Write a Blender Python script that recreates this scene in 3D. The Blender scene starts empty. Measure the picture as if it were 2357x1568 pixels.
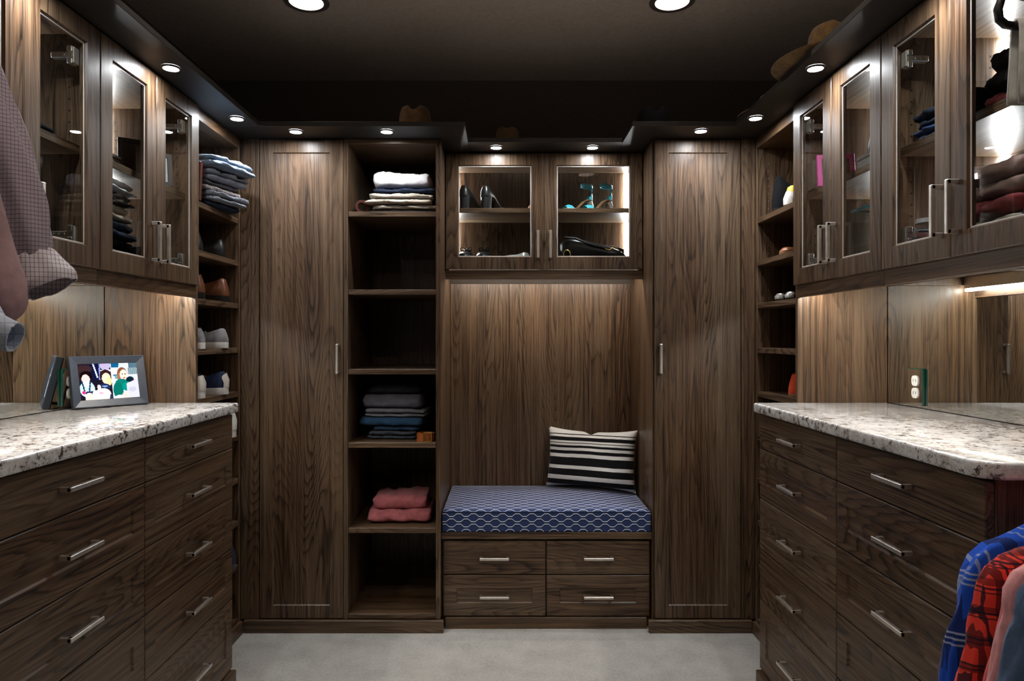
import bpy, bmesh, math, random
from mathutils import Vector, Matrix, noise
R = random.Random(7)
scene = bpy.context.scene
COL = scene.collection
PI = math.pi

# ------------------------------------------------------------------ camera, world, exposure
F, CX, CY, HC = 1571.0, 1163.0, 778.0, 1.27      # focal length in px, principal point, eye height
cam_d = bpy.data.cameras.new('camera'); cam = bpy.data.objects.new('camera', cam_d); COL.objects.link(cam)
cam.location = (0, 0, HC); cam.rotation_euler = (PI / 2, 0, 0)
cam_d.sensor_width = 36.0; cam_d.lens = F / 2357 * 36
cam_d.shift_x = (1178.5 - CX) / 2357; cam_d.shift_y = (CY - 784.0) / 2357
cam_d.clip_start = 0.02
scene.camera = cam
world = bpy.data.worlds.new('world'); scene.world = world; world.use_nodes = True
world.node_tree.nodes['Background'].inputs[0].default_value = (0.05, 0.045, 0.04, 1)
world.node_tree.nodes['Background'].inputs[1].default_value = 0.3
scene.view_settings.view_transform = 'Standard'; scene.view_settings.look = 'None'
scene.view_settings.exposure = 0.0; scene.view_settings.gamma = 1.0
scene.view_settings.use_curve_mapping = False
cy = scene.cycles
cy.use_denoising = True; cy.max_bounces = 8; cy.diffuse_bounces = 4; cy.glossy_bounces = 5
cy.transparent_max_bounces = 10; cy.transmission_bounces = 6
cy.caustics_reflective = False; cy.caustics_refractive = False
cy.sample_clamp_indirect = 4.0; cy.sample_clamp_direct = 0.0
# lamp strengths (radiance of the glowing lens of each kind of fitting)
CAN_REAR_E = 170.0
PUCK_W, PUCK_SPREAD = 1.0, math.radians(130)
PUCK_E, CAN_E, BAR_E, STRIP_E, SCREEN_E, UPLIGHT_E = 330.0, 48.0, 100.0, 130.0, 1.5, 900.0  # last value drives the added ceiling uplight

# ------------------------------------------------------------------ node helpers
class NT:
    def __init__(self, name):
        self.m = bpy.data.materials.new(name); self.m.use_nodes = True
        self.t = self.m.node_tree; self.t.nodes.clear()
        self.out = self.n('ShaderNodeOutputMaterial')
    def n(self, typ, **kw):
        nd = self.t.nodes.new(typ)
        for k, v in kw.items(): setattr(nd, k, v)
        return nd
    def set(self, nd, sock, v):
        s = nd.inputs[sock]
        if isinstance(v, bpy.types.NodeSocket): self.t.links.new(v, s)
        else: s.default_value = v
    def math(self, op, a, b=0.0, c=None, clamp=False):
        nd = self.n('ShaderNodeMath', operation=op); nd.use_clamp = clamp
        self.set(nd, 0, a); self.set(nd, 1, b)
        if c is not None: self.set(nd, 2, c)
        return nd.outputs[0]
    def vmath(self, op, a, b):
        nd = self.n('ShaderNodeVectorMath', operation=op); self.set(nd, 0, a); self.set(nd, 1, b)
        return nd.outputs[0]
    def noise(self, vec, scale, detail=3, rough=.55, dist=0.0):
        nd = self.n('ShaderNodeTexNoise'); self.set(nd, 'Vector', vec); self.set(nd, 'Scale', scale)
        self.set(nd, 'Detail', detail); self.set(nd, 'Roughness', rough); self.set(nd, 'Distortion', dist)
        return nd.outputs['Fac']
    def ramp(self, fac, stops, interp='LINEAR'):
        nd = self.n('ShaderNodeValToRGB'); nd.color_ramp.interpolation = interp
        e = nd.color_ramp.elements
        while len(e) < len(stops): e.new(0.5)
        for i, (p, c) in enumerate(stops):
            e[i].position = p; e[i].color = (*c, 1) if len(c) == 3 else c
        self.set(nd, 0, fac); return nd.outputs[0]
    def mix(self, fac, a, b):
        nd = self.n('ShaderNodeMix', data_type='RGBA')
        self.set(nd, 0, fac)
        for s, v in ((6, a), (7, b)):
            self.set(nd, s, v if isinstance(v, bpy.types.NodeSocket) else (*v, 1))
        return nd.outputs[2]
    def bsdf(self, color=None, rough=.5, **kw):
        b = self.n('ShaderNodeBsdfPrincipled')
        if color is not None:
            self.set(b, 'Base Color', color if isinstance(color, bpy.types.NodeSocket) else (*color, 1))
        self.set(b, 'Roughness', rough)
        for k, v in kw.items(): self.set(b, k, v)
        self.t.links.new(b.outputs[0], self.out.inputs[0]); return b
    def bump(self, b, h, strength=.2, dist=.002):
        nd = self.n('ShaderNodeBump'); self.set(nd, 'Height', h)
        self.set(nd, 'Strength', strength); self.set(nd, 'Distance', dist)
        self.t.links.new(nd.outputs[0], b.inputs['Normal'])
    def obj(self): return self.n('ShaderNodeTexCoord').outputs['Object']
    def sep(self, v):
        nd = self.n('ShaderNodeSeparateXYZ'); self.set(nd, 0, v); return nd.outputs

def lin(r, g, b):
    f = lambda c: (c / 255 / 12.92) if c <= 10 else ((c / 255 + .055) / 1.055) ** 2.4
    return (f(r), f(g), f(b))

def walnut(axis, name):
    k = NT(name)
    at = k.n('ShaderNodeAttribute', attribute_type='OBJECT', attribute_name='grain')
    off = k.n('ShaderNodeCombineXYZ')
    for i, mlt in enumerate((3.1, 1.7, 2.3)): k.set(off, i, k.math('MULTIPLY', at.outputs['Fac'], mlt))
    v = k.vmath('ADD', k.obj(), off.outputs[0])
    def sc(across, along):
        s = [across] * 3; s['xyz'.index(axis)] = along
        return k.vmath('MULTIPLY', v, tuple(s))
    warp = k.noise(sc(3.4, 0.34), 1.0, 2.0, .5, .25)
    wob = k.noise(sc(24, 1.2), 1.0, 2, .5)
    jit = k.noise(sc(260, 4.0), 1.0, 2, .6)
    ph = k.math('MULTIPLY_ADD', warp, 62.0, k.math('MULTIPLY_ADD', wob, 3.0, k.math('MULTIPLY', jit, .22)))
    saw = k.math('FRACT', ph)
    line = k.ramp(saw, [(0.0, (.05, .05, .05)), (.35, (.0, .0, .0)), (.72, (.42, .42, .42)), (.90, (1, 1, 1)), (1.0, (.05, .05, .05))])
    rings = line
    med = k.noise(sc(90, 1.4), 1.0, 4, .65)
    fine = k.noise(sc(420, 6.0), 1.0, 3, .75)
    pore = k.noise(sc(560, 10.0), 1.0, 2, .6)
    broad = k.noise(sc(6.0, .5), 1.0, 3, .55)
    amt = k.ramp(k.noise(sc(9, .7), 1.0, 2, .5), [(.35, (.25, .25, .25)), (.65, (1, 1, 1))])
    s = k.math('MULTIPLY', med, .62)
    s = k.math('MULTIPLY_ADD', fine, .46, s)
    s = k.math('MULTIPLY_ADD', broad, .34, s)
    s = k.math('SUBTRACT', s, k.math('MULTIPLY', k.math('MULTIPLY', line, amt), .22))
    s = k.math('SUBTRACT', s, k.math('MULTIPLY', k.ramp(pore, [(.58, (0, 0, 0)), (.68, (1, 1, 1))]), .10))
    col = k.ramp(s, [(.40, (.0075, .0042, .0022)), (.54, (.033, .0185, .0102)), (.68, (.092, .0555, .0315)), (.84, (.165, .105, .062))])
    warm = k.ramp(broad, [(.35, (1.07, .97, .87)), (.65, (.95, 1.0, 1.03))])
    mm = k.n('ShaderNodeMix', data_type='RGBA', blend_type='MULTIPLY'); k.set(mm, 0, 1.0)
    k.set(mm, 6, col); k.set(mm, 7, warm)
    rough = k.math('MULTIPLY_ADD', fine, .16, .30)
    b = k.bsdf(mm.outputs[2], rough, **{'Specular IOR Level': .38})
    k.bump(b, k.math('ADD', k.math('MULTIPLY', fine, .8), k.math('MULTIPLY', rings, .2)), .22, .0008)
    return k.m

def fabric(name, c, rough=.9, scale=900, bump=.25, mottled=.12, sheen=.25):
    k = NT(name); o = k.obj()
    n = k.noise(o, 30, 4, .6)
    f = k.noise(o, scale, 2, .6)
    d = tuple(x * (1 - mottled * 2) for x in c); l = tuple(min(1, x * (1 + mottled * 1.6)) for x in c)
    b = k.bsdf(k.ramp(n, [(.3, d), (.7, l)]), rough, **{'Sheen Weight': sheen * .5 * min(1.0, max(c) * 6), 'Specular IOR Level': .2 if max(c) > .03 else .08})
    k.bump(b, f, bump, .0012); return k.m

def plaid(name, base, bands, axes=('z', 'xy'), rough=.9):
    """bands: list of (axis index 0 or 1, period, width, offset, colour, strength)"""
    k = NT(name); o = k.obj(); x, y, z = k.sep(o)
    co = (z, k.math('ADD', x, k.math('MULTIPLY', y, .8)))
    col = None
    for ax, per, wid, off, c, st in bands:
        fr = k.math('FRACT', k.math('MULTIPLY_ADD', co[ax], 1.0 / per, off + 10))
        m = k.math('MULTIPLY', k.math('LESS_THAN', fr, wid), st)
        col = k.mix(m, base if col is None else col, c)
    b = k.bsdf(col, rough, **{'Specular IOR Level': .2, 'Sheen Weight': .1})
    k.bump(b, k.noise(o, 700, 2), .25, .001); return k.m

def plain(name, c, rough=.5, metal=0.0, spec=.5, **kw):
    k = NT(name); o = k.obj(); n = k.noise(o, 60, 3)
    col = k.ramp(n, [(.3, tuple(x * .9 for x in c)), (.7, tuple(min(1, x * 1.08) for x in c))])
    b = k.bsdf(col, rough, **{'Metallic': metal, 'Specular IOR Level': spec, **kw}); return k.m

def emit(name, c, s):
    k = NT(name); e = k.n('ShaderNodeEmission'); k.set(e, 0, (*c, 1)); k.set(e, 1, s)
    k.t.links.new(e.outputs[0], k.out.inputs[0]); return k.m

M = {}
M['wz'] = walnut('z', 'walnut_grain_upright'); M['wx'] = walnut('x', 'walnut_grain_across'); M['wy'] = walnut('y', 'walnut_grain_along')

def granite():
    k = NT('granite'); o = k.obj()
    dn = k.n('ShaderNodeTexNoise'); k.set(dn, 'Vector', o); k.set(dn, 'Scale', 35.0); k.set(dn, 'Detail', 3.0)
    sv = k.n('ShaderNodeVectorMath', operation='SCALE'); k.set(sv, 0, dn.outputs['Color']); k.set(sv, 'Scale', .035)
    o2 = k.vmath('ADD', o, sv.outputs[0])
    big = k.noise(o, 7, 3, .6); n3 = k.noise(o2, 26, 4, .62); n1 = k.noise(o2, 62, 5, .7); n2 = k.noise(o2, 150, 3, .6)
    base = k.ramp(n3, [(.38, (.77, .765, .75)), (.54, (.655, .64, .62)), (.68, (.45, .415, .385))])
    base = k.mix(k.math('MULTIPLY', k.ramp(n2, [(.50, (0, 0, 0)), (.64, (1, 1, 1))]), .55), base, (.42, .37, .34))
    d = k.math('MULTIPLY_ADD', big, .30, k.math('MULTIPLY_ADD', n3, .25, n1))
    base = k.mix(k.ramp(d, [(.80, (0, 0, 0)), (.88, (.85, .85, .85))]), base, (.13, .095, .085))
    base = k.mix(k.ramp(d, [(.88, (0, 0, 0)), (.94, (.9, .9, .9))]), base, (.028, .020, .02))
    k.bsdf(base, .09, **{'Specular IOR Level': .55}); return k.m
M['granite'] = granite()

def carpet():
    k = NT('carpet'); o = k.obj()
    f = k.noise(o, 420, 3, .7); m = k.noise(o, 9, 4, .6); g = k.noise(o, 90, 3, .6)
    s = k.math('MULTIPLY_ADD', f, .5, k.math('MULTIPLY_ADD', g, .35, k.math('MULTIPLY', m, .35)))
    col = k.ramp(s, [(.42, (.275, .258, .232)), (.60, (.43, .41, .372)), (.78, (.555, .53, .485))])
    b = k.bsdf(col, 1.0, **{'Specular IOR Level': .1, 'Sheen Weight': .2})
    k.bump(b, f, .8, .006); return k.m
M['carpet'] = carpet()
M['ceil'] = plain('taupe_ceiling_paint', (.36, .305, .262), .75, spec=.25)
M['wall'] = plain('taupe_wall_paint', (.055, .044, .037), .9, spec=.1)
M['soffit'] = plain('espresso_crown_lacquer', (.012, .0095, .008), .5, spec=.4)
M['nickel'] = plain('brushed_nickel', (.80, .74, .67), .38, 1.0)
M['hinge'] = plain('hinge_metal', (.78, .76, .72), .30, 1.0)
M['bead'] = plain('pale_ledge_highlight', (.62, .58, .54), .3)  # highlight of the lit inner ledge, put into the colour
M['dark'] = plain('dark_slot', (.006, .005, .004), .8)
M['pin'] = plain('shelf_pin_hole_sleeve', (.16, .13, .10), .5)
M['white'] = plain('white_plastic', (.80, .80, .77), .35)
M['puck'] = emit('puck_glow', (.94, .97, 1.0), PUCK_E)
M['can'] = emit('ceiling_lamp_glow', (1.0, .89, .78), CAN_E)
M['can_rear'] = emit('rear_ceiling_lamp_glow', (1.0, .91, .81), CAN_REAR_E)
M['uplight_bulb'] = emit('added_uplight_glow', (1.0, .90, .80), UPLIGHT_E)  # glow of the added uplight
M['bar'] = emit('led_bar_glow', (1.0, .945, .86), BAR_E)
M['strip'] = emit('led_strip_glow', (.97, .98, 1.0), STRIP_E)
M['canwall'] = plain('can_reflector', (.72, .64, .58), .4)
M['trimring'] = plain('dark_trim_ring', (.07, .058, .05), .5)

def mirror():
    k = NT('mirror_silver'); k.bsdf((.86, .90, .87), .0, Metallic=1.0); return k.m
M['mirror'] = mirror()

def glass(name='cabinet_glass', tint=(.96, .975, .965)):
    k = NT(name)
    tr = k.n('ShaderNodeBsdfTransparent'); k.set(tr, 0, (*tint, 1))
    gl = k.n('ShaderNodeBsdfGlossy'); k.set(gl, 'Roughness', .0); k.set(gl, 0, (1, 1, 1, 1))
    fr = k.n('ShaderNodeFresnel'); k.set(fr, 0, 1.45); ge = k.n('ShaderNodeNewGeometry')
    fac = k.math('MULTIPLY', fr.outputs[0], k.math('SUBTRACT', 1.0, ge.outputs['Backfacing']))
    mx = k.n('ShaderNodeMixShader'); k.t.links.new(fac, mx.inputs[0])
    k.t.links.new(tr.outputs[0], mx.inputs[1]); k.t.links.new(gl.outputs[0], mx.inputs[2])
    k.t.links.new(mx.outputs[0], k.out.inputs[0]); return k.m
M['glass'] = glass()
M['greenedge'] = plain('green_glass_edge', (.008, .055, .04), .12, spec=.8)

def hexcloth():
    k = NT('navy_hexagon_weave'); o = k.obj(); x, y, z = k.sep(o)
    per, row, w = .0638, .0226, .0019
    v = k.math('ADD', y, z)                                     # runs over the top and down the front
    vr = k.math('DIVIDE', v, row); cell = k.math('FLOOR', vr); fv = k.math('SUBTRACT', vr, cell)
    par = k.math('MODULO', k.math('ADD', cell, 200.0), 2.0)
    u = k.math('ADD', k.math('DIVIDE', x, per), k.math('MULTIPLY', par, .5))
    fu = k.math('FRACT', k.math('ADD', u, 50.0))
    tri = k.math('ABSOLUTE', k.math('MULTIPLY_ADD', fu, 2.0, -1.0))            # 0..1..0
    tz = k.math('MULTIPLY_ADD', tri, 2.3, -.65, clamp=True)                    # trapezoid 0..1
    line = k.math('MULTIPLY_ADD', tz, .52, .24)
    dist = k.math('ABSOLUTE', k.math('SUBTRACT', fv, line))
    m = k.math('LESS_THAN', dist, .066)
    dist2 = k.math('ABSOLUTE', k.math('SUBTRACT', k.math('SUBTRACT', fv, line), -.22))
    m2 = k.math('LESS_THAN', dist2, .09)
    n = k.noise(o, 500, 2)
    base = k.ramp(n, [(.3, (.010, .022, .085)), (.7, (.017, .037, .125))])
    base = k.mix(m2, base, (.008, .012, .035))
    col = k.mix(m, base, (.72, .76, .88))
    b = k.bsdf(col, .75, **{'Sheen Weight': .25, 'Specular IOR Level': .25})
    k.bump(b, k.math('ADD', n, m), .25, .001); return k.m
M['hex'] = hexcloth()

# ------------------------------------------------------------------ geometry helpers
def P(px, py, Y):                     # a point of the photograph at the real distance Y
    return Vector(((px - CX) * Y / F, Y, HC - (py - CY) * Y / F))

BK = lambda Y: (Vector((0, Y, 0)), Vector((1, 0, 0)), Vector((0, 0, 1)), Vector((0, -1, 0)))
LF = lambda X: (Vector((X, 0, 0)), Vector((0, 1, 0)), Vector((0, 0, 1)), Vector((1, 0, 0)))
RT = lambda X: (Vector((X, 0, 0)), Vector((0, 1, 0)), Vector((0, 0, 1)), Vector((-1, 0, 0)))
ID = (Vector((0, 0, 0)), Vector((1, 0, 0)), Vector((0, 1, 0)), Vector((0, 0, 1)))

def pt(B, u, v, n): return B[0] + B[1] * u + B[2] * v + B[3] * n

class MB:
    def __init__(self): self.b = bmesh.new()
    def box(self, a, c, bev=.0012, B=ID):
        b = self.b; vs = []
        lo = [min(a[i], c[i]) for i in range(3)]; hi = [max(a[i], c[i]) for i in range(3)]
        for i in range(8):
            q = [hi[j] if (i >> j) & 1 else lo[j] for j in range(3)]
            vs.append(b.verts.new(pt(B, *q)))
        fs = [b.faces.new([vs[i] for i in q]) for q in ((0, 2, 3, 1), (4, 5, 7, 6), (0, 1, 5, 4), (2, 6, 7, 3), (0, 4, 6, 2), (1, 3, 7, 5))]
        if bev > 0:
            bev = min(bev, .3 * min(hi[j] - lo[j] for j in range(3)))
            es = list({e for f in fs for e in f.edges})
            bmesh.ops.bevel(b, geom=es, offset=bev, segments=1, affect='EDGES', profile=.5)
        return self
    def grid(self, rings, closed=True, cap=True):
        b = self.b; vv = [[b.verts.new(p) for p in r] for r in rings]
        n = len(rings[0])
        for i in range(len(vv) - 1):
            for j in range(n if closed else n - 1):
                q = [vv[i][j], vv[i][(j + 1) % n], vv[i + 1][(j + 1) % n], vv[i + 1][j]]
                try: b.faces.new(q)
                except ValueError: pass
        if cap and closed:
            for r in (vv[0][::-1], vv[-1]):
                try: b.faces.new(r)
                except ValueError: pass
        return self
    def tube(self, pts, r, seg=10, cap=True, ry=None, side=None, fold=0.0, seed=0.0, p=2.0, freq=3.0):
        pts = [Vector(q) for q in pts]; N = len(pts)
        rs = r if isinstance(r, (list, tuple)) else [r] * N
        rys = rs if ry is None else (ry if isinstance(ry, (list, tuple)) else [ry] * N)
        rings = []; A = Vector(side) if side is not None else None
        for i, q in enumerate(pts):
            T = (pts[min(i + 1, N - 1)] - pts[max(i - 1, 0)]).normalized()
            if A is None: A = T.orthogonal()
            A = (A - T * A.dot(T))
            if A.length < 1e-6: A = T.orthogonal()
            A.normalize(); Bv = T.cross(A)
            ring = []
            for j in range(seg):
                th = 2 * PI * j / seg; c, s = math.cos(th), math.sin(th)
                if p != 2.0:
                    c = math.copysign(abs(c) ** (2 / p), c); s = math.copysign(abs(s) ** (2 / p), s)
                w = 1.0
                if fold:
                    nz = noise.noise(Vector((math.cos(th) * freq * .6 + seed, math.sin(th) * freq * .6, q.z * freq * 2 + q.x * freq * 2 + q.y * freq * 2)))
                    w += fold * nz
                ring.append(q + A * (c * rs[i] * w) + Bv * (s * rys[i] * w))
            rings.append(ring)
        return self.grid(rings, True, cap)
    def lathe(self, prof, seg=24, o=(0, 0, 0), B=ID, fx=1.0, fy=1.0):
        o = Vector(o); rings = []
        for r, z in prof:
            rings.append([o + B[1] * (math.cos(2 * PI * j / seg) * r * fx) + B[2] * (math.sin(2 * PI * j / seg) * r * fy) + B[3] * z for j in range(seg)])
        return self.grid(rings, True, False)
    def disc(self, r, o, seg=24, B=ID):
        vs = [self.b.verts.new(Vector(o) + B[1] * (math.cos(2 * PI * j / seg) * r) + B[2] * (math.sin(2 * PI * j / seg) * r)) for j in range(seg)]
        self.b.faces.new(vs); return self
    def frame(self, u0, u1, v0, v1, w, th, rec, B, cham=.004, through=False, wb=None):
        """door ring: flat border of width w, chamfered inner edge, thickness th (front face at n=0)"""
        b = self.b; wb = w if wb is None else wb
        def rect(du, dl, dt, n): return [pt(B, u0 + du, v0 + dl, n), pt(B, u1 - du, v0 + dl, n), pt(B, u1 - du, v1 - dt, n), pt(B, u0 + du, v1 - dt, n)]
        e = .0022
        loops = [rect(0, 0, 0, -th), rect(0, 0, 0, -e), rect(e, e, e, 0), rect(w, wb, w, 0), rect(w + cham, wb + cham, w + cham, -rec)]
        if through: loops += [rect(w + cham, wb + cham, w + cham, -th)]
        V = [[b.verts.new(q) for q in l] for l in loops]
        for i in range(len(V) - 1):
            for j in range(4): b.faces.new([V[i][j], V[i][(j + 1) % 4], V[i + 1][(j + 1) % 4], V[i + 1][j]])
        if through:
            for j in range(4): b.faces.new([V[-1][j], V[-1][(j + 1) % 4], V[0][(j + 1) % 4], V[0][j]])
        else:
            b.faces.new(V[0][::-1])
        return self

OFF = {}
def setp(o, **kw):
    for k, v in kw.items():
        if v is not None: o[k] = v
    return o
def thing(name, label, cat, loc=(0, 0, 0), rot=None, group=None):
    o = bpy.data.objects.new(name, None); o.empty_display_size = .05; COL.objects.link(o)
    o.location = loc
    if rot is not None: o.rotation_euler = rot if isinstance(rot, tuple) else (0, 0, rot)
    OFF[o.name] = Vector(loc) if rot is None else Vector((0, 0, 0))
    return setp(o, label=label, category=cat, group=group)
def part(name, mb, m, parent=None, label=None, smooth=False, grain=None, kind=None, recalc=True, sub=0):
    b = mb.b if isinstance(mb, MB) else mb
    off = OFF[parent.name] if parent is not None else Vector((0, 0, 0))
    if recalc: bmesh.ops.recalc_face_normals(b, faces=b.faces)
    if off.length: bmesh.ops.translate(b, verts=b.verts, vec=-off)
    me = bpy.data.meshes.new(name); b.to_mesh(me); b.free()
    for mm in (m if isinstance(m, (list, tuple)) else [m]): me.materials.append(M[mm] if isinstance(mm, str) else mm)
    if smooth:
        me.polygons.foreach_set('use_smooth', [True] * len(me.polygons))
        if smooth != 'all': me.set_sharp_from_angle(angle=.75)
    o = bpy.data.objects.new(name, me); COL.objects.link(o)
    if sub:
        s = o.modifiers.new('subdivision', 'SUBSURF'); s.levels = sub; s.render_levels = sub
    o['grain'] = R.uniform(0, 20) if grain is None else grain
    if parent is not None: o.parent = parent; OFF[o.name] = off
    return setp(o, label=label, kind=kind)
def single(name, mb, m, label, cat, group=None, **kw):
    """a thing that is one mesh; its origin is moved to its base"""
    b = mb.b
    xs = [v.co for v in b.verts]
    loc = Vector(((min(v.x for v in xs) + max(v.x for v in xs)) / 2, (min(v.y for v in xs) + max(v.y for v in xs)) / 2, min(v.z for v in xs)))
    bmesh.ops.translate(b, verts=b.verts, vec=-loc)
    o = part(name, mb, m, None, **kw); o.location = loc; OFF[o.name] = loc
    return setp(o, label=label, category=cat, group=group)
def struct(name, mb, m, **kw): return part(name, mb, m, None, kind='structure', **kw)

# ------------------------------------------------------------------ layout (metres)
YF = 2.95                      # faces of the tall doors on the back wall
YB = 3.50                      # back wall
XL, XR = -1.487, 1.418         # side walls
ML, MR = -1.481, 1.412         # mirror faces
TL, TR = -1.144, 1.080         # fronts of the corner shelf towers
DL, DR = -1.006, .938          # drawer faces of the two dressers
YE = 2.52                      # where dressers and wall cabinets meet the corner towers
ZT = 2.13                      # top of all cabinets
ZC = 2.59                      # ceiling
CT = 1.031                     # worktop

# ------------------------------------------------------------------ room shell
struct('floor', MB().box((-1.9, -1.7, -.05), (1.9, 3.6, 0), 0), 'carpet')
struct('ceiling', MB().box((-1.6, -1.7, ZC), (1.6, 3.6, ZC + .06), 0), 'ceil')
struct('wall_back', MB().box((-1.6, YB, 0), (1.6, YB + .1, ZC), 0), 'wall')
struct('wall_left', MB().box((XL - .1, -1.6, 0), (XL, YB, ZC), 0), 'wall')
struct('wall_right', MB().box((XR, -1.6, 0), (XR + .1, YB, ZC), 0), 'wall')
struct('wall_front', MB().box((-1.6, -1.7, 0), (1.6, -1.6, ZC), 0), 'wall')

# ------------------------------------------------------------------ joinery builders
def handle(B, u, v, horiz, parent, L=.128):
    m = MB(); t = .0055; pr = .030; h = L / 2
    if horiz:
        m.box((u - h, v - t, pr - .011), (u + h, v + t, pr), .0015, B)
        for s in (-1, 1): m.box((u + s * h - s * .011, v - t, 0), (u + s * h, v + t, pr - .002), .0012, B)
    else:
        m.box((u - t, v - h, pr - .011), (u + t, v + h, pr), .0015, B)
        for s in (-1, 1): m.box((u - t, v + s * h - s * .011, 0), (u + t, v + s * h, pr - .002), .0012, B)
    return part('handle', m, 'nickel', parent)

def drawer(root, B, u0, u1, v0, v1, wood, shaker, th=.019):
    g = R.uniform(0, 20); gap = .0016
    u0 += gap; u1 -= gap; v0 += gap; v1 -= gap
    if shaker:
        d = part('drawer', MB().frame(u0, u1, v0, v1, .056, th, .005, B, .0048), wood, root, grain=g)
        part('panel', MB().box((u0 + .0608, v0 + .0608, -.016), (u1 - .0608, v1 - .0608, -.005), 0, B), wood, d, grain=g)
    else:
        d = part('drawer', MB().box((u0, v0, -th), (u1, v1, 0), .0022, B), wood, root, grain=g)
    handle(B, (u0 + u1) / 2, (v0 + v1) / 2, True, d)
    return d

def shaker_door(root, B, u0, u1, v0, v1, hu, hv, w=.056):
    g = R.uniform(0, 20)
    d = part('door', MB().frame(u0, u1, v0, v1, w, .019, .0055, B, .0045), 'wz', root, grain=g)
    part('panel', MB().box((u0 + w + .0045, v0 + w + .0045, -.016), (u1 - w - .0045, v1 - w - .0045, -.0055), 0, B), 'wz', d, grain=g)
    handle(B, hu, hv, False, d); return d

def hinge(B, u, v, s, parent):
    """cup hinge on the inside of a glass door; s = direction of the arm into the cabinet"""
    m = MB()
    for dv in (.016, -.016): m.box((u - .012, v + dv - .008, -.040), (u + .012, v + dv + .008, -.026), .002, B)
    m.box((u - .009, v - .008, -.085), (u + .009, v + .008, -.026), .002, B)
    m.box((u - .012, v - .022, -.026), (u + .012, v + .022, -.021), .002, B)
    for n in (-.05, -.065, -.078):
        m.tube([pt(B, u + s * .009, v, n), pt(B, u + s * .0115, v, n)], .0035, 8)
    return part('hinge', m, 'hinge', parent)

def glass_door(root, B, u0, u1, v0, v1, hside, wood='wz', hz=None, hinges=True):
    g = R.uniform(0, 20); w = .0565
    d = part('door', MB().frame(u0, u1, v0, v1, w, .02, .006, B, .003, True), wood, root, grain=g)
    part('glass_pane', MB().box((u0 + w - .004, v0 + w - .004, -.013), (u1 - w + .004, v1 - w + .004, -.009), 0, B), 'glass', d)
    gb = MB()  # pale strip stands in for light caught on the frame's inner ledge
    q0, q1, r0, r1 = u0 + w + .0032, u1 - w - .0032, v0 + w + .0032, v1 - w - .0032
    for x0, x1, y0, y1 in ((q0, q1, r0, r0 + .0035), (q0, q1, r1 - .0035, r1), (q0, q0 + .0035, r0 + .0036, r1 - .0036), (q1 - .0035, q1, r0 + .0036, r1 - .0036)):
        gb.box((x0, y0, -.0088), (x1, y1, -.0068), .0006, B)
    part('ledge_highlight', gb, 'bead', d, label='pale strip round the pane in place of the lit ledge')
    hu = u1 - .028 if hside > 0 else u0 + .028
    handle(B, hu, hz if hz is not None else v0 + .115, False, d)
    if hinges:
        s = 1 if hside > 0 else -1
        uu = u0 + .072 if hside > 0 else u1 - .072
        for vv in (v0 + .085, v1 - .10): hinge(B, uu, vv, s, d)
    return d

def pins(root, spots, n, m='pin', r=.0028):
    """rows of shelf-pin holes: spots = centres, n = the face normal"""
    k = MB()
    for q in spots: k.tube([Vector(q) - Vector(n) * .001, Vector(q) + Vector(n) * .0006], r, 6)
    return part('pin_hole_row', k, m, root, kind='stuff')

# ceiling lamps are let into the ceiling, so the ceiling is rebuilt with round openings
CANS = [(-.781, 2.679), (.655, 2.679), (-.781, .83), (.655, .83), (-.781, -.6), (.655, -.6)]
bpy.data.objects.remove(bpy.data.objects['ceiling'])
def ceiling():
    b = MB(); r, c = .066, .12; bb = b.b
    xs = sorted({-1.6, 1.6} | {x + s * c for x, _ in CANS for s in (-1, 1)})
    ys = sorted({-1.7, 3.6} | {y + s * c for _, y in CANS for s in (-1, 1)})
    for i in range(len(xs) - 1):
        for j in range(len(ys) - 1):
            mx, my = (xs[i] + xs[i + 1]) / 2, (ys[j] + ys[j + 1]) / 2
            hit = [q for q in CANS if abs(q[0] - mx) < .01 and abs(q[1] - my) < .01]
            if not hit:
                bb.faces.new([bb.verts.new(q) for q in ((xs[i], ys[j], ZC), (xs[i + 1], ys[j], ZC), (xs[i + 1], ys[j + 1], ZC), (xs[i], ys[j + 1], ZC))])
            else:
                x, y = hit[0]; n = 48; inner = []; outer = []
                for k in range(n):
                    a = 2 * PI * k / n; ca, sa = math.cos(a), math.sin(a); s = c / max(abs(ca), abs(sa))
                    inner.append(bb.verts.new((x + r * ca, y + r * sa, ZC))); outer.append(bb.verts.new((x + s * ca, y + s * sa, ZC)))
                for k in range(n): bb.faces.new([inner[k], inner[(k + 1) % n], outer[(k + 1) % n], outer[k]])
    struct('ceiling', b, 'ceil')
ceiling()
can_names = ['left of the two ceiling lamps in view, above the open shelf tower', 'right of the two ceiling lamps in view, above the right tall cabinet',
             'recessed ceiling lamp over the left dresser, out of the picture', 'recessed ceiling lamp over the right dresser, out of the picture',
             'recessed ceiling lamp over the hanging clothes at left, out of the picture', 'recessed ceiling lamp over the hanging clothes at right, out of the picture']
for (x, y), lb in zip(CANS, can_names):
    t = thing('ceiling_lamp', lb, 'ceiling lamp', (x, y, ZC), group='recessed ceiling lamps')
    part('trim_ring', MB().lathe([(.066, ZC + .0), (.066, ZC - .003), (.088, ZC - .002), (.089, ZC)], 40, (x, y, 0)), 'trimring', t, smooth=True)
    part('reflector', MB().lathe([(.066, ZC - .002), (.064, ZC + .012), (.056, ZC + .034), (.050, ZC + .036), (.0, ZC + .060)], 40, (x, y, 0)), 'canwall', t, smooth=True, recalc=False)
    part('lamp_lens', MB().lathe([(.049, ZC + .030), (.040, ZC + .024), (.024, ZC + .020), (.0005, ZC + .019)], 32, (x, y, 0)), 'can' if y > 2 else 'can_rear', t, smooth=True)

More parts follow.
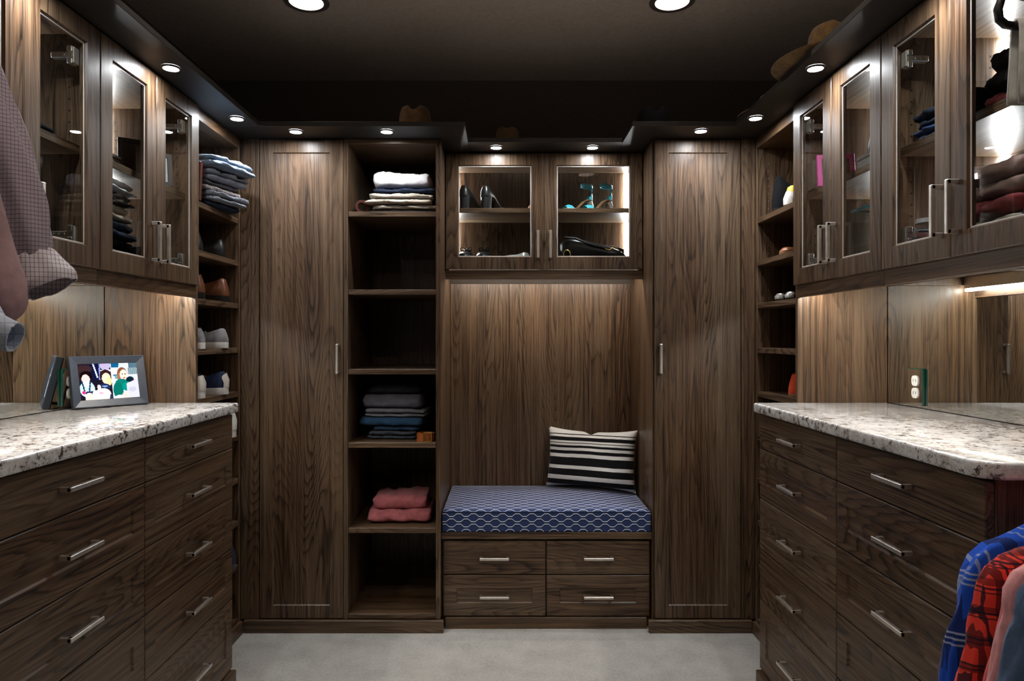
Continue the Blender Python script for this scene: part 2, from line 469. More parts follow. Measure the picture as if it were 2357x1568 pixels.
# unseen bowl lamp, added only to brighten the ceiling, over the aisle in front of the viewer
LX, LY, LZ = .29, 1.22, 2.03
t = thing('added_uplight', 'added bowl uplight for the ceiling, over the aisle, out of the picture above the viewer', 'lamp', (LX, LY, LZ))
part('bowl', MB().lathe([(.004, LZ), (.06, LZ + .006), (.11, LZ + .034), (.136, LZ + .078), (.140, LZ + .078), (.113, LZ + .030), (.06, LZ + .002), (.004, LZ - .004)], 40, (LX, LY, 0)), 'trimring', t, smooth=True)
part('uplight_bulb', MB().lathe([(.0005, LZ + .010)] + [(.034 * math.sin(PI * i / 10), LZ + .044 - .034 * math.cos(PI * i / 10)) for i in range(1, 10)] + [(.0005, LZ + .078)], 24, (LX, LY, 0)), 'uplight_bulb', t, smooth=True)
part('stem', MB().tube([(LX, LY, LZ + .0785), (LX, LY, ZC)], .005, 10), 'nickel', t, smooth=True)
part('canopy', MB().lathe([(.0, ZC - .022), (.05, ZC - .02), (.06, ZC - .001)], 24, (LX, LY, 0)), 'nickel', t, smooth=True)

# ------------------------------------------------------------------ base mouldings
def base(name, a, c, wood): struct(name, MB().box(a, c, .002), wood)
base('baseboard_back_left', (-1.126, 2.932, 0), (-.266, 2.9495, .054), 'wx')
base('baseboard_back', (-.262, 2.978, 0), (.618, 2.995, .049), 'wx')
base('baseboard_back_right', (.618, 2.932, 0), (1.062, 2.9495, .054), 'wx')
base('baseboard_left', (TL, YE, 0), (TL + .018, 2.932, .054), 'wy')
base('baseboard_right', (TR - .018, YE, 0), (TR, 2.932, .054), 'wy')

# ------------------------------------------------------------------ back wall joinery
def board(root, name, a, c, wood, **kw): return part(name, MB().box(a, c, .001), wood, root, **kw)

def tall_cabinet(label, x0, x1, d0, d1, hu, fill):
    t = thing('tall_cabinet', label, 'cabinet', ((x0 + x1) / 2, 3.2, 0), group='tall cabinets on the back wall')
    y0 = YF + .0195
    board(t, 'side_panel', (x0, y0, 0), (x0 + .018, 3.494, ZT), 'wz'); board(t, 'side_panel', (x1 - .018, y0, 0), (x1, 3.494, ZT), 'wz')
    board(t, 'top_panel', (x0 + .018, y0, ZT - .018), (x1 - .018, 3.476, ZT), 'wx'); board(t, 'bottom_panel', (x0 + .018, y0, .055), (x1 - .018, 3.476, .073), 'wx')
    board(t, 'back_panel', (x0 + .018, 3.476, 0), (x1 - .018, 3.494, ZT), 'wz')
    board(t, 'corner_filler', (fill[0], YF + .0002, .054), (fill[1], YF + .019, ZT), 'wz')
    shaker_door(t, BK(YF), d0, d1, .056, ZT - .002, hu, 1.18)
    return t
tall_cabinet('tall walnut cabinet left of the open shelf tower, handle on its right edge', -1.064, -.7, -1.0615, -.7015, -.722, (TL + .001, -1.0645))
tr = tall_cabinet('tall walnut cabinet right of the bench niche, handle on its left edge', .640, 1.020, .6485, 1.0185, .669, (1.0215, TR - .001))

# open shelf tower
t = thing('shelf_tower', 'open walnut shelf tower between left tall cabinet and bench niche', 'shelves', (-.489, 3.2, 0))
X0, X1 = -.699, -.280
for a, c in ((X0, X0 + .019), (X1 - .020, X1)): board(t, 'side_panel', (a, YF, .054), (c, 3.494, ZT), 'wz')
board(t, 'back_panel', (X0 + .019, 3.478, .054), (X1 - .02, 3.494, ZT), 'wz')
board(t, 'top_panel', (X0 + .019, YF + .002, ZT - .02), (X1 - .02, 3.478, ZT), 'wx')
board(t, 'bottom_panel', (X0 + .019, YF + .004, .054), (X1 - .02, 3.478, .074), 'wx')
OZ = [1.817, 1.479, 1.134, .816, .447]
for z in OZ: board(t, 'shelf', (X0 + .0195, YF + .003, z - .022), (X1 - .0205, 3.477, z), 'wx')
sp = []
for y in (YF + .035, 3.36):
    z = .14
    while z < 2.07:
        if all(abs(z - q + .01) > .02 for q in OZ): sp += [(X0 + .019, y, z)]
        z += .032
pins(t, sp, (1, 0, 0))
pins(t, [(X1 - .02, y, .14 + .032 * i) for y in (YF + .035, 3.36) for i in range(60)], (-1, 0, 0))

# bench unit
BY = 2.985
t = thing('bench_cabinet', 'low walnut bench cabinet with four drawers under the navy cushion', 'bench', (.18, 3.2, 0))
board(t, 'side_panel', (-.278, BY + .021, 0), (-.260, 3.48, .392), 'wz'); board(t, 'side_panel', (.620, BY + .021, 0), (.638, 3.48, .392), 'wz')
board(t, 'divider', (.171, BY + .021, .06), (.189, 3.46, .392), 'wz')
board(t, 'back_panel', (-.26, 3.462, 0), (.62, 3.48, .392), 'wx')
board(t, 'seat_board', (-.2785, BY - .012, .393), (.6385, 3.48, .4215), 'wx')
drawer(t, BK(BY), -.272, .1775, .2335, .3845, 'wx', False); drawer(t, BK(BY), .1795, .632, .2335, .3845, 'wx', False)
drawer(t, BK(BY), -.272, .1775, .0515, .2325, 'wx', True); drawer(t, BK(BY), .1795, .632, .0515, .2325, 'wx', True)

t = thing('niche_panel', 'upright grained walnut panel behind the bench cushion', 'wall panel', (.18, 3.49, .423))
board(t, 'panel', (-.2785, 3.484, .4225), (.6385, 3.494, 1.545), 'wz')

# glazed cabinet over the bench
CYF, CZ0 = 3.16, 1.585
t = thing('wall_cabinet', 'glass-fronted wall cabinet over the bench with two lit doors', 'cabinet', (.18, 3.3, CZ0), group='glass-fronted wall cabinets')
xa, xb = -.278, .638
for a, c in ((xa, xa + .018), (xb - .018, xb)): board(t, 'side_panel', (a, CYF + .0205, CZ0), (c, 3.494, ZT), 'wz')
board(t, 'top_panel', (xa + .018, CYF + .0205, ZT - .02), (xb - .018, 3.476, ZT), 'wx'); board(t, 'bottom_panel', (xa + .018, CYF + .0205, CZ0 + .030), (xb - .018, 3.476, CZ0 + .054), 'wx')
board(t, 'back_panel', (xa + .018, 3.476, CZ0), (xb - .018, 3.494, ZT), 'wz')
CSH = 1.878
board(t, 'shelf', (xa + .0185, CYF + .035, CSH - .022), (xb - .0185, 3.474, CSH), 'wx')
board(t, 'valance', (xa, CYF + .006, CZ0 - .042), (xb, CYF + .024, CZ0 - .0005), 'wx')
glass_door(t, BK(CYF), xa + .002, .1793, CZ0 + .002, ZT - .003, 1, hinges=False)
glass_door(t, BK(CYF), 0.1807, xb - .002, CZ0 + .002, ZT - .003, -1, hinges=False)
for x in (xa + .026, xb - .026):
    for z0, z1 in ((CZ0 + .056, CSH - .024), (CSH + .002, ZT - .024)):
        part('led_strip', MB().box((x - .004, 3.466, z0), (x + .004, 3.4755, z1), 0), 'strip', t)
for q0, q1 in ((xa + .02, .155), (.205, xb - .02)): part('led_bar', MB().box((q0, CYF + .05, CZ0 + .018), (q1, CYF + .062, CZ0 + .0295), 0), 'bar', t)

# ------------------------------------------------------------------ corner towers, dressers, wall cabinets on both sides
SZ = [1.783, 1.60, 1.418, 1.228, 1.04, .853, .669, .486, .297]
def corner_tower(side):
    T = TL if side < 0 else TR; W = ML + .001 if side < 0 else MR - .001
    nm = 'left' if side < 0 else 'right'; s = side
    t = thing('corner_shelf_tower', f'open walnut shoe tower in the {nm} corner beside the {nm} dresser', 'shelves', ((T + W) / 2, 2.73, 0), group='corner shoe towers')
    board(t, 'end_panel', (T, YE + .001, .0), (W, YE + .02, ZT), 'wz'); board(t, 'side_panel', (T, 2.931, .0), (W, YF - .0005, ZT), 'wz')
    board(t, 'back_panel', (W, YE + .02, .0), (W - s * .016, 2.931, ZT), 'wz')
    B_ = W - s * .0165
    board(t, 'top_panel', (T, YE + .0205, ZT - .045), (B_, 2.9305, ZT), 'wy')
    board(t, 'bottom_panel', (T + s * .003, YE + .0205, .045), (B_, 2.9305, .065), 'wy')
    for z in SZ: board(t, 'shelf', (T + s * .003, YE + .0205, z - .022), (B_, 2.9305, z), 'wy')
    sp = []
    for x in (T + s * .05, T + s * .27):
        z = .13
        while z < 2.05:
            if all(abs(z - q + .01) > .02 for q in SZ): sp.append((x, 2.931, z))
            z += .032
    pins(t, sp, (0, -1, 0))
corner_tower(-1); corner_tower(1)

DZ = [.053, .3095, .4935, .681, .8645, .990]
def dresser(side, y0, ym):
    D = DL if side < 0 else DR; W = XL + .002 if side < 0 else XR - .002; s = side; nm = 'left' if s < 0 else 'right'
    B = LF(D) if s < 0 else RT(D)
    t = thing('dresser', f'{nm} walnut dresser with ten drawers under the {nm} granite worktop', 'dresser', ((D + W) / 2, (y0 + YE) / 2, 0), group='drawer dressers')
    f = D + s * .0195
    for a in (y0, YE - .0185): board(t, 'side_panel', (f, a, 0), (W, a + .018, .9955), 'wz')
    board(t, 'divider', (f, ym - .009, .055), (W - s * .02, ym + .009, .9955), 'wz')
    board(t, 'back_panel', (W, y0 + .018, 0), (W - s * .016, YE - .019, .9955), 'wy')
    board(t, 'bottom_panel', (f, y0 + .018, .045), (W - s * .017, YE - .019, .06), 'wy')
    part('toe_kick', MB().box((D - s * .014, y0 - .014, 0), (f, YE - .002, .047), .002), 'wy', t)
    for i in range(5):
        for a, c in ((y0, ym), (ym, YE - .002)):
            drawer(t, B, a, c, DZ[i], DZ[i + 1], 'wy', i < 4)
dresser(-1, 1.295, 1.905); dresser(1, 1.332, 1.934)

def worktop(side, y0):
    D = DL if side < 0 else DR; W = ML if side < 0 else MR; s = side; nm = 'left' if s < 0 else 'right'
    e = D - s * .024; b = MB().b; pts = [(W, y0), (W, YE), (e, YE)]
    def arc(cx, cy_, r, a0, a1, n): return [(cx + r * math.cos(a0 + (a1 - a0) * i / n), cy_ + r * math.sin(a0 + (a1 - a0) * i / n)) for i in range(n + 1)]
    r0, r1 = .055, .012
    if s < 0: pts = [(W, y0), (W, YE)] + arc(e - r1, YE - r1, r1, PI / 2, 0, 4) + arc(e - r0, y0 + r0, r0, 0, -PI / 2, 8)
    else: pts = [(W, y0), (W, YE)] + arc(e + r1, YE - r1, r1, PI / 2, PI, 4) + arc(e + r0, y0 + r0, r0, PI, 3 * PI / 2, 8)
    vs = [b.verts.new((x, y, CT)) for x, y in pts]; f = b.faces.new(vs)
    ex = bmesh.ops.extrude_face_region(b, geom=[f])
    bmesh.ops.translate(b, verts=[v for v in ex['geom'] if isinstance(v, bmesh.types.BMVert)], vec=(0, 0, -.035))
    es = [q for q in b.edges if abs(q.verts[0].co.z - q.verts[1].co.z) < 1e-5]
    bmesh.ops.bevel(b, geom=es, offset=.007, segments=3, affect='EDGES', profile=.5)
    m = MB(); m.b = b
    single('worktop', m, 'granite', f'speckled white granite worktop on the {nm} dresser', 'worktop', smooth=True, group='granite worktops')
worktop(-1, 1.27); worktop(1, 1.304)

def backsplash(side, y0):
    W, X = (ML, XL) if side < 0 else (MR, XR); nm = 'left' if side < 0 else 'right'
    single('mirror', MB().box((X, y0, CT + .0005), (W, YE, 1.4595), .0008), 'mirror', f'mirror backsplash above the {nm} granite worktop', 'mirror', group='mirror backsplashes')
backsplash(-1, 1.30); backsplash(1, 1.332)

UZ = 1.462
USH = 1.80
def side_cabinet(side, y0, y1, desc, inner=None):
    s = side; fx = -1.130 if s < 0 else 1.062; W = ML + .001 if s < 0 else MR - .001
    B = LF(fx) if s < 0 else RT(fx); c = fx + s * .0205
    t = thing('wall_cabinet', desc, 'cabinet', ((fx + W) / 2, (y0 + y1) / 2, UZ), group='glass-fronted wall cabinets')
    ym = (y0 + y1) / 2
    for a in (y0, y1 - .018): board(t, 'side_panel', (c, a + .0003, UZ), (W, a + .0177, ZT), 'wz')
    board(t, 'top_panel', (c, y0 + .018, ZT - .02), (W, y1 - .018, ZT), 'wy'); board(t, 'bottom_panel', (c, y0 + .018, UZ + .030), (W, y1 - .018, UZ + .052), 'wy')
    board(t, 'back_panel', (W, y0 + .018, UZ + .052), (W - s * .012, y1 - .018, ZT - .02), 'wz')
    board(t, 'shelf', (c + s * .022, y0 + .0185, USH - .022), (W - s * .0125, y1 - .0185, USH), 'wy')
    board(t, 'valance', (fx + s * .010, y0, UZ - .044), (fx + s * .028, y1, UZ - .0005), 'wy')
    glass_door(t, B, ym + .0012, y1 - .0015, UZ + .001, ZT - .003, -1)
    glass_door(t, B, y0 + .0015, ym - .0012, UZ + .001, ZT - .003, 1)
    for z0, z1 in ((UZ + .054, USH - .024), (USH + .002, ZT - .024)):
        part('led_strip', MB().box((W - s * .0125, y1 - .028, z0), (W - s * .022, y1 - .020, z1), 0), 'strip', t)
    part('led_bar', MB().box((fx + s * .062, y0 + .03, UZ - .022), (fx + s * .078, y1 - .02, UZ - .012), 0), 'bar', t)
    part('led_bar_holder', MB().box((fx + s * .058, y0 + .03, UZ - .0118), (fx + s * .082, y1 - .02, UZ + .0298), .001), 'nickel', t)
    sp = []
    for x in (c + s * .055, W - s * .05):
        z = UZ + .085
        while z < ZT - .05:
            if abs(z - USH + .01) > .02: sp.append((x, y1 - .018, z))
            z += .032
    pins(t, sp, (0, -1, 0), 'dark', .003)
side_cabinet(-1, 1.906, YE, 'left glass-fronted wall cabinet nearest the corner shoe tower')
side_cabinet(-1, 1.296, 1.9055, 'left glass-fronted wall cabinet behind the hanging shirts')
side_cabinet(1, 1.930, YE, 'right glass-fronted wall cabinet nearest the corner shoe tower')
side_cabinet(1, 1.330, 1.9295, 'right glass-fronted wall cabinet nearest the viewer, pink cloth inside')

# ------------------------------------------------------------------ crown soffit and puck lights
def soffit(a, c, wood, lb):
    t = thing('crown_soffit', lb, 'crown', ((a[0] + c[0]) / 2, (a[1] + c[1]) / 2, ZT + .001), group='crown soffits above the cabinets')
    board(t, 'soffit_board', (*a, ZT + .001), (*c, ZT + .020), 'soffit')
soffit((XL + .001, -.2), (-1.0, 2.7735), 'wy', 'overhanging dark crown board along the left cabinets')
soffit((XL + .001, 2.774), (-.163, 3.495), 'wx', 'overhanging dark crown board above left tall cabinet and open shelf tower')
soffit((-.1625, 3.0), (.5165, 3.495), 'wx', 'recessed dark crown board above the glass cabinet over the bench')
soffit((.517, 2.774), (XR - .001, 3.495), 'wx', 'overhanging dark crown board above the right tall cabinet')
soffit((.935, -.2), (XR - .001, 2.7735), 'wy', 'overhanging dark crown board along the right cabinets')
PK = [(-1.063, 2.17, 'bright puck light above the left glass cabinet pair of handles'), (-1.05, 2.67, 'bright puck light above the left corner shoe tower'),
      (-.871, 2.838, 'bright puck light above the left tall cabinet door'), (-.493, 2.838, 'bright puck light above the open shelf tower'),
      (-.041, 3.075, 'bright puck light above the black pumps cabinet door'), (.393, 3.075, 'bright puck light above the teal sandals cabinet door'),
      (.811, 2.83, 'bright puck light above the right tall cabinet door'), (.977, 2.665, 'bright puck light above the right corner shoe tower'),
      (.987, 2.172, 'bright puck light beside the straw sun hat brim'),
      (-1.06, 1.60, 'puck light above the hanging shirts at left, out of the picture'), (.985, 1.63, 'puck light above the pink cloth cabinet, out of the picture')]
for x, y, lb in PK:
    t = thing('puck_light', lb, 'puck light', (x, y, ZT + .001), group='puck lights under the crown')
    z = ZT + .0008
    part('housing', MB().lathe([(.028, z), (.0275, z - .005), (.024, z - .006), (.0225, z - .002)], 28, (x, y, 0)), 'trimring', t, smooth=True)
    part('lens', MB().lathe([(.0225, z - .002), (.018, z - .0045), (.0004, z - .005)], 24, (x, y, 0)), 'puck', t, smooth=True)
    la = bpy.data.lights.new('puck_beam', 'AREA'); la.shape = 'DISK'; la.size = .036; la.energy = PUCK_W; la.spread = PUCK_SPREAD; la.color = (.95, .97, 1.0)
    lo = bpy.data.objects.new('puck_beam', la); COL.objects.link(lo); lo.parent = t; lo.location = (0, 0, z - .0065 - OFF[t.name].z)

# ------------------------------------------------------------------ cloth, leather and other small materials
M['pillow'] = None
def pillow_mat():
    k = NT('striped_pillow_cloth'); o = k.obj(); x, y, z = k.sep(o)
    wob = k.noise(o, 7, 2); zz = k.math('ADD', z, k.math('MULTIPLY_ADD', wob, .008, -.004))
    v = k.math('DIVIDE', zz, .29)
    W, B_ = (.86, .83, .78), (.008, .007, .008)
    stops = [(0, W), (.065, B_), (.145, W), (.215, B_), (.325, W), (.385, B_), (.52, W), (.58, B_), (.635, W), (.68, B_), (.72, W), (.755, B_), (.768, W), (.80, B_), (.86, W), (.90, B_), (.915, W)]
    col = k.ramp(v, stops, 'CONSTANT')
    b = k.bsdf(col, .95, **{'Specular IOR Level': .15, 'Sheen Weight': .1})
    k.bump(b, k.noise(o, 420, 3), .4, .002); return k.m
M['pillow'] = pillow_mat()
FAB = dict(jeans=(.17, .23, .31), palejean=(.30, .33, .40), thin_grey=(.14, .14, .16), navy=(.012, .020, .042), darkgrey=(.035, .037, .045), grey=(.115, .118, .14),
           whitey=(.72, .70, .72), beige=(.40, .35, .29), beige2=(.33, .29, .24), black=(.008, .008, .009), blue=(.022, .065, .13), blue2=(.02, .05, .10),
           slate=(.05, .058, .075), midgrey=(.15, .155, .175), rose=(.40, .115, .125), rosedark=(.17, .045, .05), pinksatin=(.40, .27, .25), red=(.25, .03, .04),
           green=(.02, .12, .08), softwhite=(.45, .45, .47), royal=(.015, .05, .16), taupe=(.085, .068, .058), pinkshirt=(.36, .225, .235), denim=(.075, .12, .21),
           trouser=(.55, .54, .50), tealcloth=(.08, .28, .33), cream=(.38, .35, .30), coral=(.72, .13, .13), salmon=(.66, .29, .29))
for n_, c_ in FAB.items(): M[n_] = fabric(n_ + '_cloth', c_)
M['stripe'] = plaid('striped_grey_shirt_cloth', (.30, .32, .36), [(1, .006, .4, 0, (.10, .12, .17), .9)])
M['floral'] = plaid('patterned_cloth', (.42, .36, .36), [(1, .021, .3, .1, (.25, .06, .08), .8), (0, .011, .4, .2, (.12, .2, .16), .7), (1, .013, .25, .3, (.1, .1, .12), .8)])
M['sleeve'] = plaid('mauve_checked_shirt_cloth', (.40, .335, .365), [(0, .0078, .20, 0, (.15, .11, .17), .8), (1, .0072, .20, 0, (.15, .11, .17), .7)])
M['cuff'] = plaid('pale_checked_cuff_cloth', (.62, .57, .59), [(0, .0085, .15, 0, (.22, .17, .23), .8), (1, .0080, .15, 0, (.12, .09, .13), .8)])
M['bluecheck'] = plaid('pale_blue_checked_cloth', (.60, .66, .78), [(0, .017, .10, 0, (.34, .41, .56), .8), (1, .016, .10, 0, (.34, .41, .56), .8)])
M['blueplaid'] = plaid('blue_flannel', (.012, .080, .52), [(1, .085, .26, .2, (.006, .014, .06), .8), (0, .11, .035, .0, (.30, .36, .52), .9), (0, .11, .035, .09, (.30, .36, .52), .9), (0, .11, .035, .18, (.30, .36, .52), .8),
                                                            (1, .085, .05, .55, (.30, .36, .52), .7), (1, .085, .05, .75, (.30, .36, .52), .6)])
M['redplaid'] = plaid('red_flannel', (.78, .060, .038), [(1, .030, .30, .2, (.09, .010, .012), .85), (0, .050, .24, .1, (.09, .010, .012), .7), (0, .044, .08, .55, (.012, .010, .02), .9), (0, .044, .06, .72, (.012, .010, .02), .8), (1, .030, .14, .65, (.012, .010, .02), .9), (1, .030, .05, .90, (.012, .010, .02), .8)])
LEA = dict(blackleather=(.006, .006, .007), brownleather=(.115, .038, .014), tanleather=(.26, .10, .035), redbrown=(.085, .020, .015), cognac=(.30, .085, .018), cream_l=(.50, .46, .40), sole_black=(.008, .008, .008))
for n_, c_ in LEA.items(): M[n_] = plain(n_, c_, .32, spec=.5)
M['rubber'] = plain('white_rubber', (.62, .60, .56), .55); M['greysuede'] = fabric('grey_suede', (.17, .16, .165)); M['navysuede'] = fabric('navy_suede', (.012, .018, .045))
M['orange'] = fabric('orange_suede', (.52, .052, .012), sheen=.1); M['teal'] = plain('teal_satin', (.05, .40, .49), .35); M['insole'] = plain('tan_insole', (.22, .12, .06), .5)
M['silver'] = plain('silver_leather', (.60, .60, .58), .3, .6); M['gold'] = plain('gold_metal', (.75, .50, .16), .25, 1.0)
M['straw'] = fabric('straw_weave', (.20, .12, .048), .9, 220, .7, .2); M['straw_dark'] = fabric('woven_brown_straw', (.11, .058, .024), .9, 160, .8, .25)
M['felt_black'] = fabric('black_felt', (.005, .005, .006)); M['felt_tan'] = fabric('tan_felt', (.12, .075, .030)); M['band'] = plain('dark_hat_band', (.012, .010, .009), .6)
M['pinkframe'] = plain('pink_plastic', (.62, .08, .32), .4); M['charcoal'] = plain('charcoal_plastic', (.034, .043, .060), .38); M['blackplastic'] = plain('black_plastic', (.008, .008, .009), .4)
M['boxgrey'] = plain('pale_grey_card', (.32, .31, .30), .7); M['boxbrown'] = plain('brown_leather_box', (.12, .045, .022), .4); M['boxwood'] = plain('honey_wood_box', (.26, .13, .05), .4)
M['photo'] = plain('photo_paper', (.45, .47, .52), .3); M['clearbin'] = glass('clear_plastic', (.80, .84, .86)); M['yellow'] = plain('yellow_trim', (.62, .42, .03), .5)
M['cable'] = plain('white_cable', (.62, .60, .55), .5)

# ------------------------------------------------------------------ cushion and pillow
t = thing('bench_cushion', 'navy blue seat cushion with white hexagon lines on the bench', 'cushion', (.18, 3.22, .4225))
def rbox(x0, x1, y0, y1, z0, z1, r, crown=0.0, nx=24, ny=12):
    m = MB(); rings = []
    n = 6; prof = [(0, z0 + .004)] + [(0, z0 + .004 + (z1 - z0 - .004 - r) * i / 3) for i in range(1, 4)] + [(r - r * math.cos(a), z1 - r + r * math.sin(a)) for a in (PI / 8, PI / 4, 3 * PI / 8, PI / 2)]
    def loop(inset, z):
        pts = []; x_0, x_1, y_0, y_1 = x0 + inset, x1 - inset, y0 + inset, y1 - inset
        for i in range(nx): pts.append(Vector((x_0 + (x_1 - x_0) * i / nx, y_0, z)))
        for i in range(ny): pts.append(Vector((x_1, y_0 + (y_1 - y_0) * i / ny, z)))
        for i in range(nx): pts.append(Vector((x_1 - (x_1 - x_0) * i / nx, y_1, z)))
        for i in range(ny): pts.append(Vector((x_0, y_1 - (y_1 - y_0) * i / ny, z)))
        return pts
    rings.append(loop(.004, z0))
    rings += [loop(a, z) for a, z in prof]
    for k in range(1, 6):
        q = r + (min(x1 - x0, y1 - y0) / 2 - r - .01) * k / 5
        rings.append(loop(q, z1 + crown * math.sin(k / 5 * PI / 2)))
    return m.grid(rings, True, True)
part('cushion_cover', rbox(-.274, .634, 2.976, 3.476, .4225, .5205, .016, .008), 'hex', t, smooth=True)
pp = MB()
def ring_path(x0, x1, y0, y1, z, n=10): return [(x0, y0, z), (x1, y0, z), (x1, y1, z), (x0, y1, z), (x0, y0, z)]
pp.tube(ring_path(-.272, .632, 2.978, 3.474, .509), .0032, 8)
part('piping', pp, 'navysuede', t, smooth=True)

pl = thing('lumbar_pillow', 'black and white striped pillow leaning at the right end of the cushion', 'pillow', (.412, 3.335, .5275), rot=(math.radians(-9), 0, math.radians(-22)))
def pillow(w, h, d, nx=36, nz=26):
    m = MB()
    def side(s):
        g = []
        for j in range(nz + 1):
            row = []
            for i in range(nx + 1):
                u, v = 2 * i / nx - 1, 2 * j / nz - 1
                fx = 1 - .06 * (1 - abs(v) ** 2.2) * (abs(u) ** 3); fz = 1 - .13 * (1 - abs(u) ** 2.4) * (abs(v) ** 3)
                t_ = max(0.0, (1 - u ** 4) * (1 - v ** 4)) ** .55
                x = u * w / 2 * fx; z = h / 2 + v * h / 2 * fz
                dent = .014 * math.exp(-((u + .02) / .10) ** 2) * max(0, v) ** 2
                nz_ = noise.noise(Vector((u * 3, v * 3, s * 5.0))) * .006 * t_
                row.append((x, s * (d / 2 * t_ + nz_), z - dent))
            g.append(row)
        return g
    for s in (-1, 1):
        g = side(s); V = [[m.b.verts.new(q) for q in r] for r in g]
        for j in range(nz):
            for i in range(nx): m.b.faces.new([V[j][i], V[j][i + 1], V[j + 1][i + 1], V[j + 1][i]])
    bmesh.ops.remove_doubles(m.b, verts=m.b.verts, dist=.0012)
    return m
part('pillow_cover', pillow(.452, .30, .115), 'pillow', pl, smooth='all')

# ------------------------------------------------------------------ folded clothes
def folded(name, label, group, mat_, x, y, z, w, d, h, rot=0.0, layers=2, seed=0, wob=.12, tilt=0.0, cat='clothes', sag=0.0, shrink=0.0, top=False):
    """folded garment: soft rounded layers, the folds facing local -Y; (x, y) is the middle of its footprint"""
    m = MB(); hl = h / layers
    for L in range(layers):
        rings = []; N = 34
        w_ = w * (1 - .03 * ((L * 7 + seed) % 3) - shrink * L); d_ = d * (1 - .04 * ((L * 5 + seed) % 3) - shrink * L)
        dx = .008 * (((L * 3 + seed) % 3) - 1)
        for i in range(N + 1):
            u = 2 * i / N - 1; e = (1 - abs(u) ** 16) ** .5 if abs(u) < 1 else 0.0; e = max(e, .42)
            ring = []
            for j in range(32):
                th = 2 * PI * j / 32; c, s = math.cos(th), math.sin(th)
                c = math.copysign(abs(c) ** .42, c); s = math.copysign(abs(s) ** .62, s)
                q = Vector((u * 3 + seed * 1.7, c * 2 + L * 3.1, s))
                nz1 = noise.noise(q); nz2 = noise.noise(q * 2.3)
                wr = abs(noise.noise(Vector((u * 7 + seed, c * 3 + u * 2, L * 2.7 + seed)))) * .0075 * (1 if s > -.2 else .3)
                lift = (.010 * noise.noise(Vector((u * 1.6 + seed * 2.1, 4.0 + c * .6, 1.0))) if L == layers - 1 and s > 0 else 0) * min(1, h / .04)
                eh = .62 + .38 * e
                zz = hl * (L + .5) + s * hl * (.515 if L == 0 and s < 0 else .57) * eh * (1 + wob * .8 * nz1 * (1 if s > 0 else .2)) + (sag * (1 - u * u) if s > 0 else 0) + lift - (wr * min(1, hl / .02) if s > 0 else 0)
                ring.append(Vector((dx + u * w_ / 2 + .006 * nz2, c * d_ / 2 * (.86 + .14 * e) * (1 + .06 * nz1) + (-.006 * abs(nz2) if c < 0 else 0), min(max(zz, .0004 if L == 0 else hl * L * .9), 9 if top else h))))
            rings.append(ring)
        m.grid(rings, True, True)
    t_ = thing(name, label, cat, (x, y, z + .0006), rot=(0, tilt, rot), group=group)
    part('cloth', m, mat_, t_, smooth='all')
    return t_

ST = 'folded clothes in the left corner tower'; r_ = math.radians(74)
zz = 1.783
for nm, lb, mt, w, d, h, ly, sd, dx in (
        ('folded_trousers', 'dark navy folded trousers, lowest in the left corner stack', 'navy', .24, .26, .022, 1, 1, 0.0),
        ('folded_shirt', 'grey striped folded shirt in the left corner stack', 'stripe', .25, .28, .036, 2, 2, .02),
        ('folded_shirt', 'patterned folded shirt in the left corner stack', 'floral', .24, .26, .022, 1, 3, .0),
        ('folded_shirt', 'thin plain grey folded shirt in the left corner stack', 'thin_grey', .235, .25, .020, 1, 4, .0),
        ('folded_jeans', 'pale grey folded jeans, second from top of left corner stack', 'palejean', .25, .28, .040, 2, 5, .02),
        ('folded_jeans', 'blue grey folded jeans on top of the left corner stack', 'jeans', .27, .31, .052, 2, 6, .035)):
    folded(nm, lb, ST, mt, -1.240 + dx, 2.762, zz, w * .93, d * .95, h, r_, ly, sd, .25, cat='folded clothes', top=(mt == 'jeans')); zz += h + .0012
t = thing('leather_folio', 'red-brown leather folio leaning beside the left corner clothes stack', 'folder', (-1.25, 2.556, 1.7837), rot=(math.radians(-5), 0, 0))
part('cover', MB().box((-.108, -.011, 0), (.108, .011, .150), .003), 'redbrown', t)
part('page_block', MB().box((-.1095, -.008, .004), (.100, .008, .1512), 0), 'cream_l', t)

CS = 'folded clothes on the top shelf of the open tower'; zz = 1.817
for nm, lb, mt, w, d, h, ly, sd, dx in (
        ('folded_trousers', 'thin black folded trousers, lowest on the open tower top shelf', 'black', .285, .29, .013, 1, 1, .01),
        ('folded_trousers', 'lowest beige folded trousers on the open tower top shelf', 'beige2', .295, .29, .024, 1, 2, .01),
        ('folded_trousers', 'middle beige folded trousers on the open tower top shelf', 'beige', .29, .29, .022, 1, 3, .0),
        ('folded_trousers', 'upper pale beige folded trousers under the navy ones', 'beige', .285, .29, .026, 1, 4, .005),
        ('folded_trousers', 'dark navy folded trousers just under the white sweatshirt', 'navy', .285, .28, .024, 1, 5, .01),
        ('folded_sweatshirt', 'white folded sweatshirt on top of the open tower stack', 'whitey', .255, .27, .070, 1, 8, -.005)):
    folded(nm, lb, CS, mt, -.462 + dx, 3.125, zz, w, d, h, 0, ly, sd, .22, cat='folded clothes', top=(mt == 'whitey')); zz += h + .001

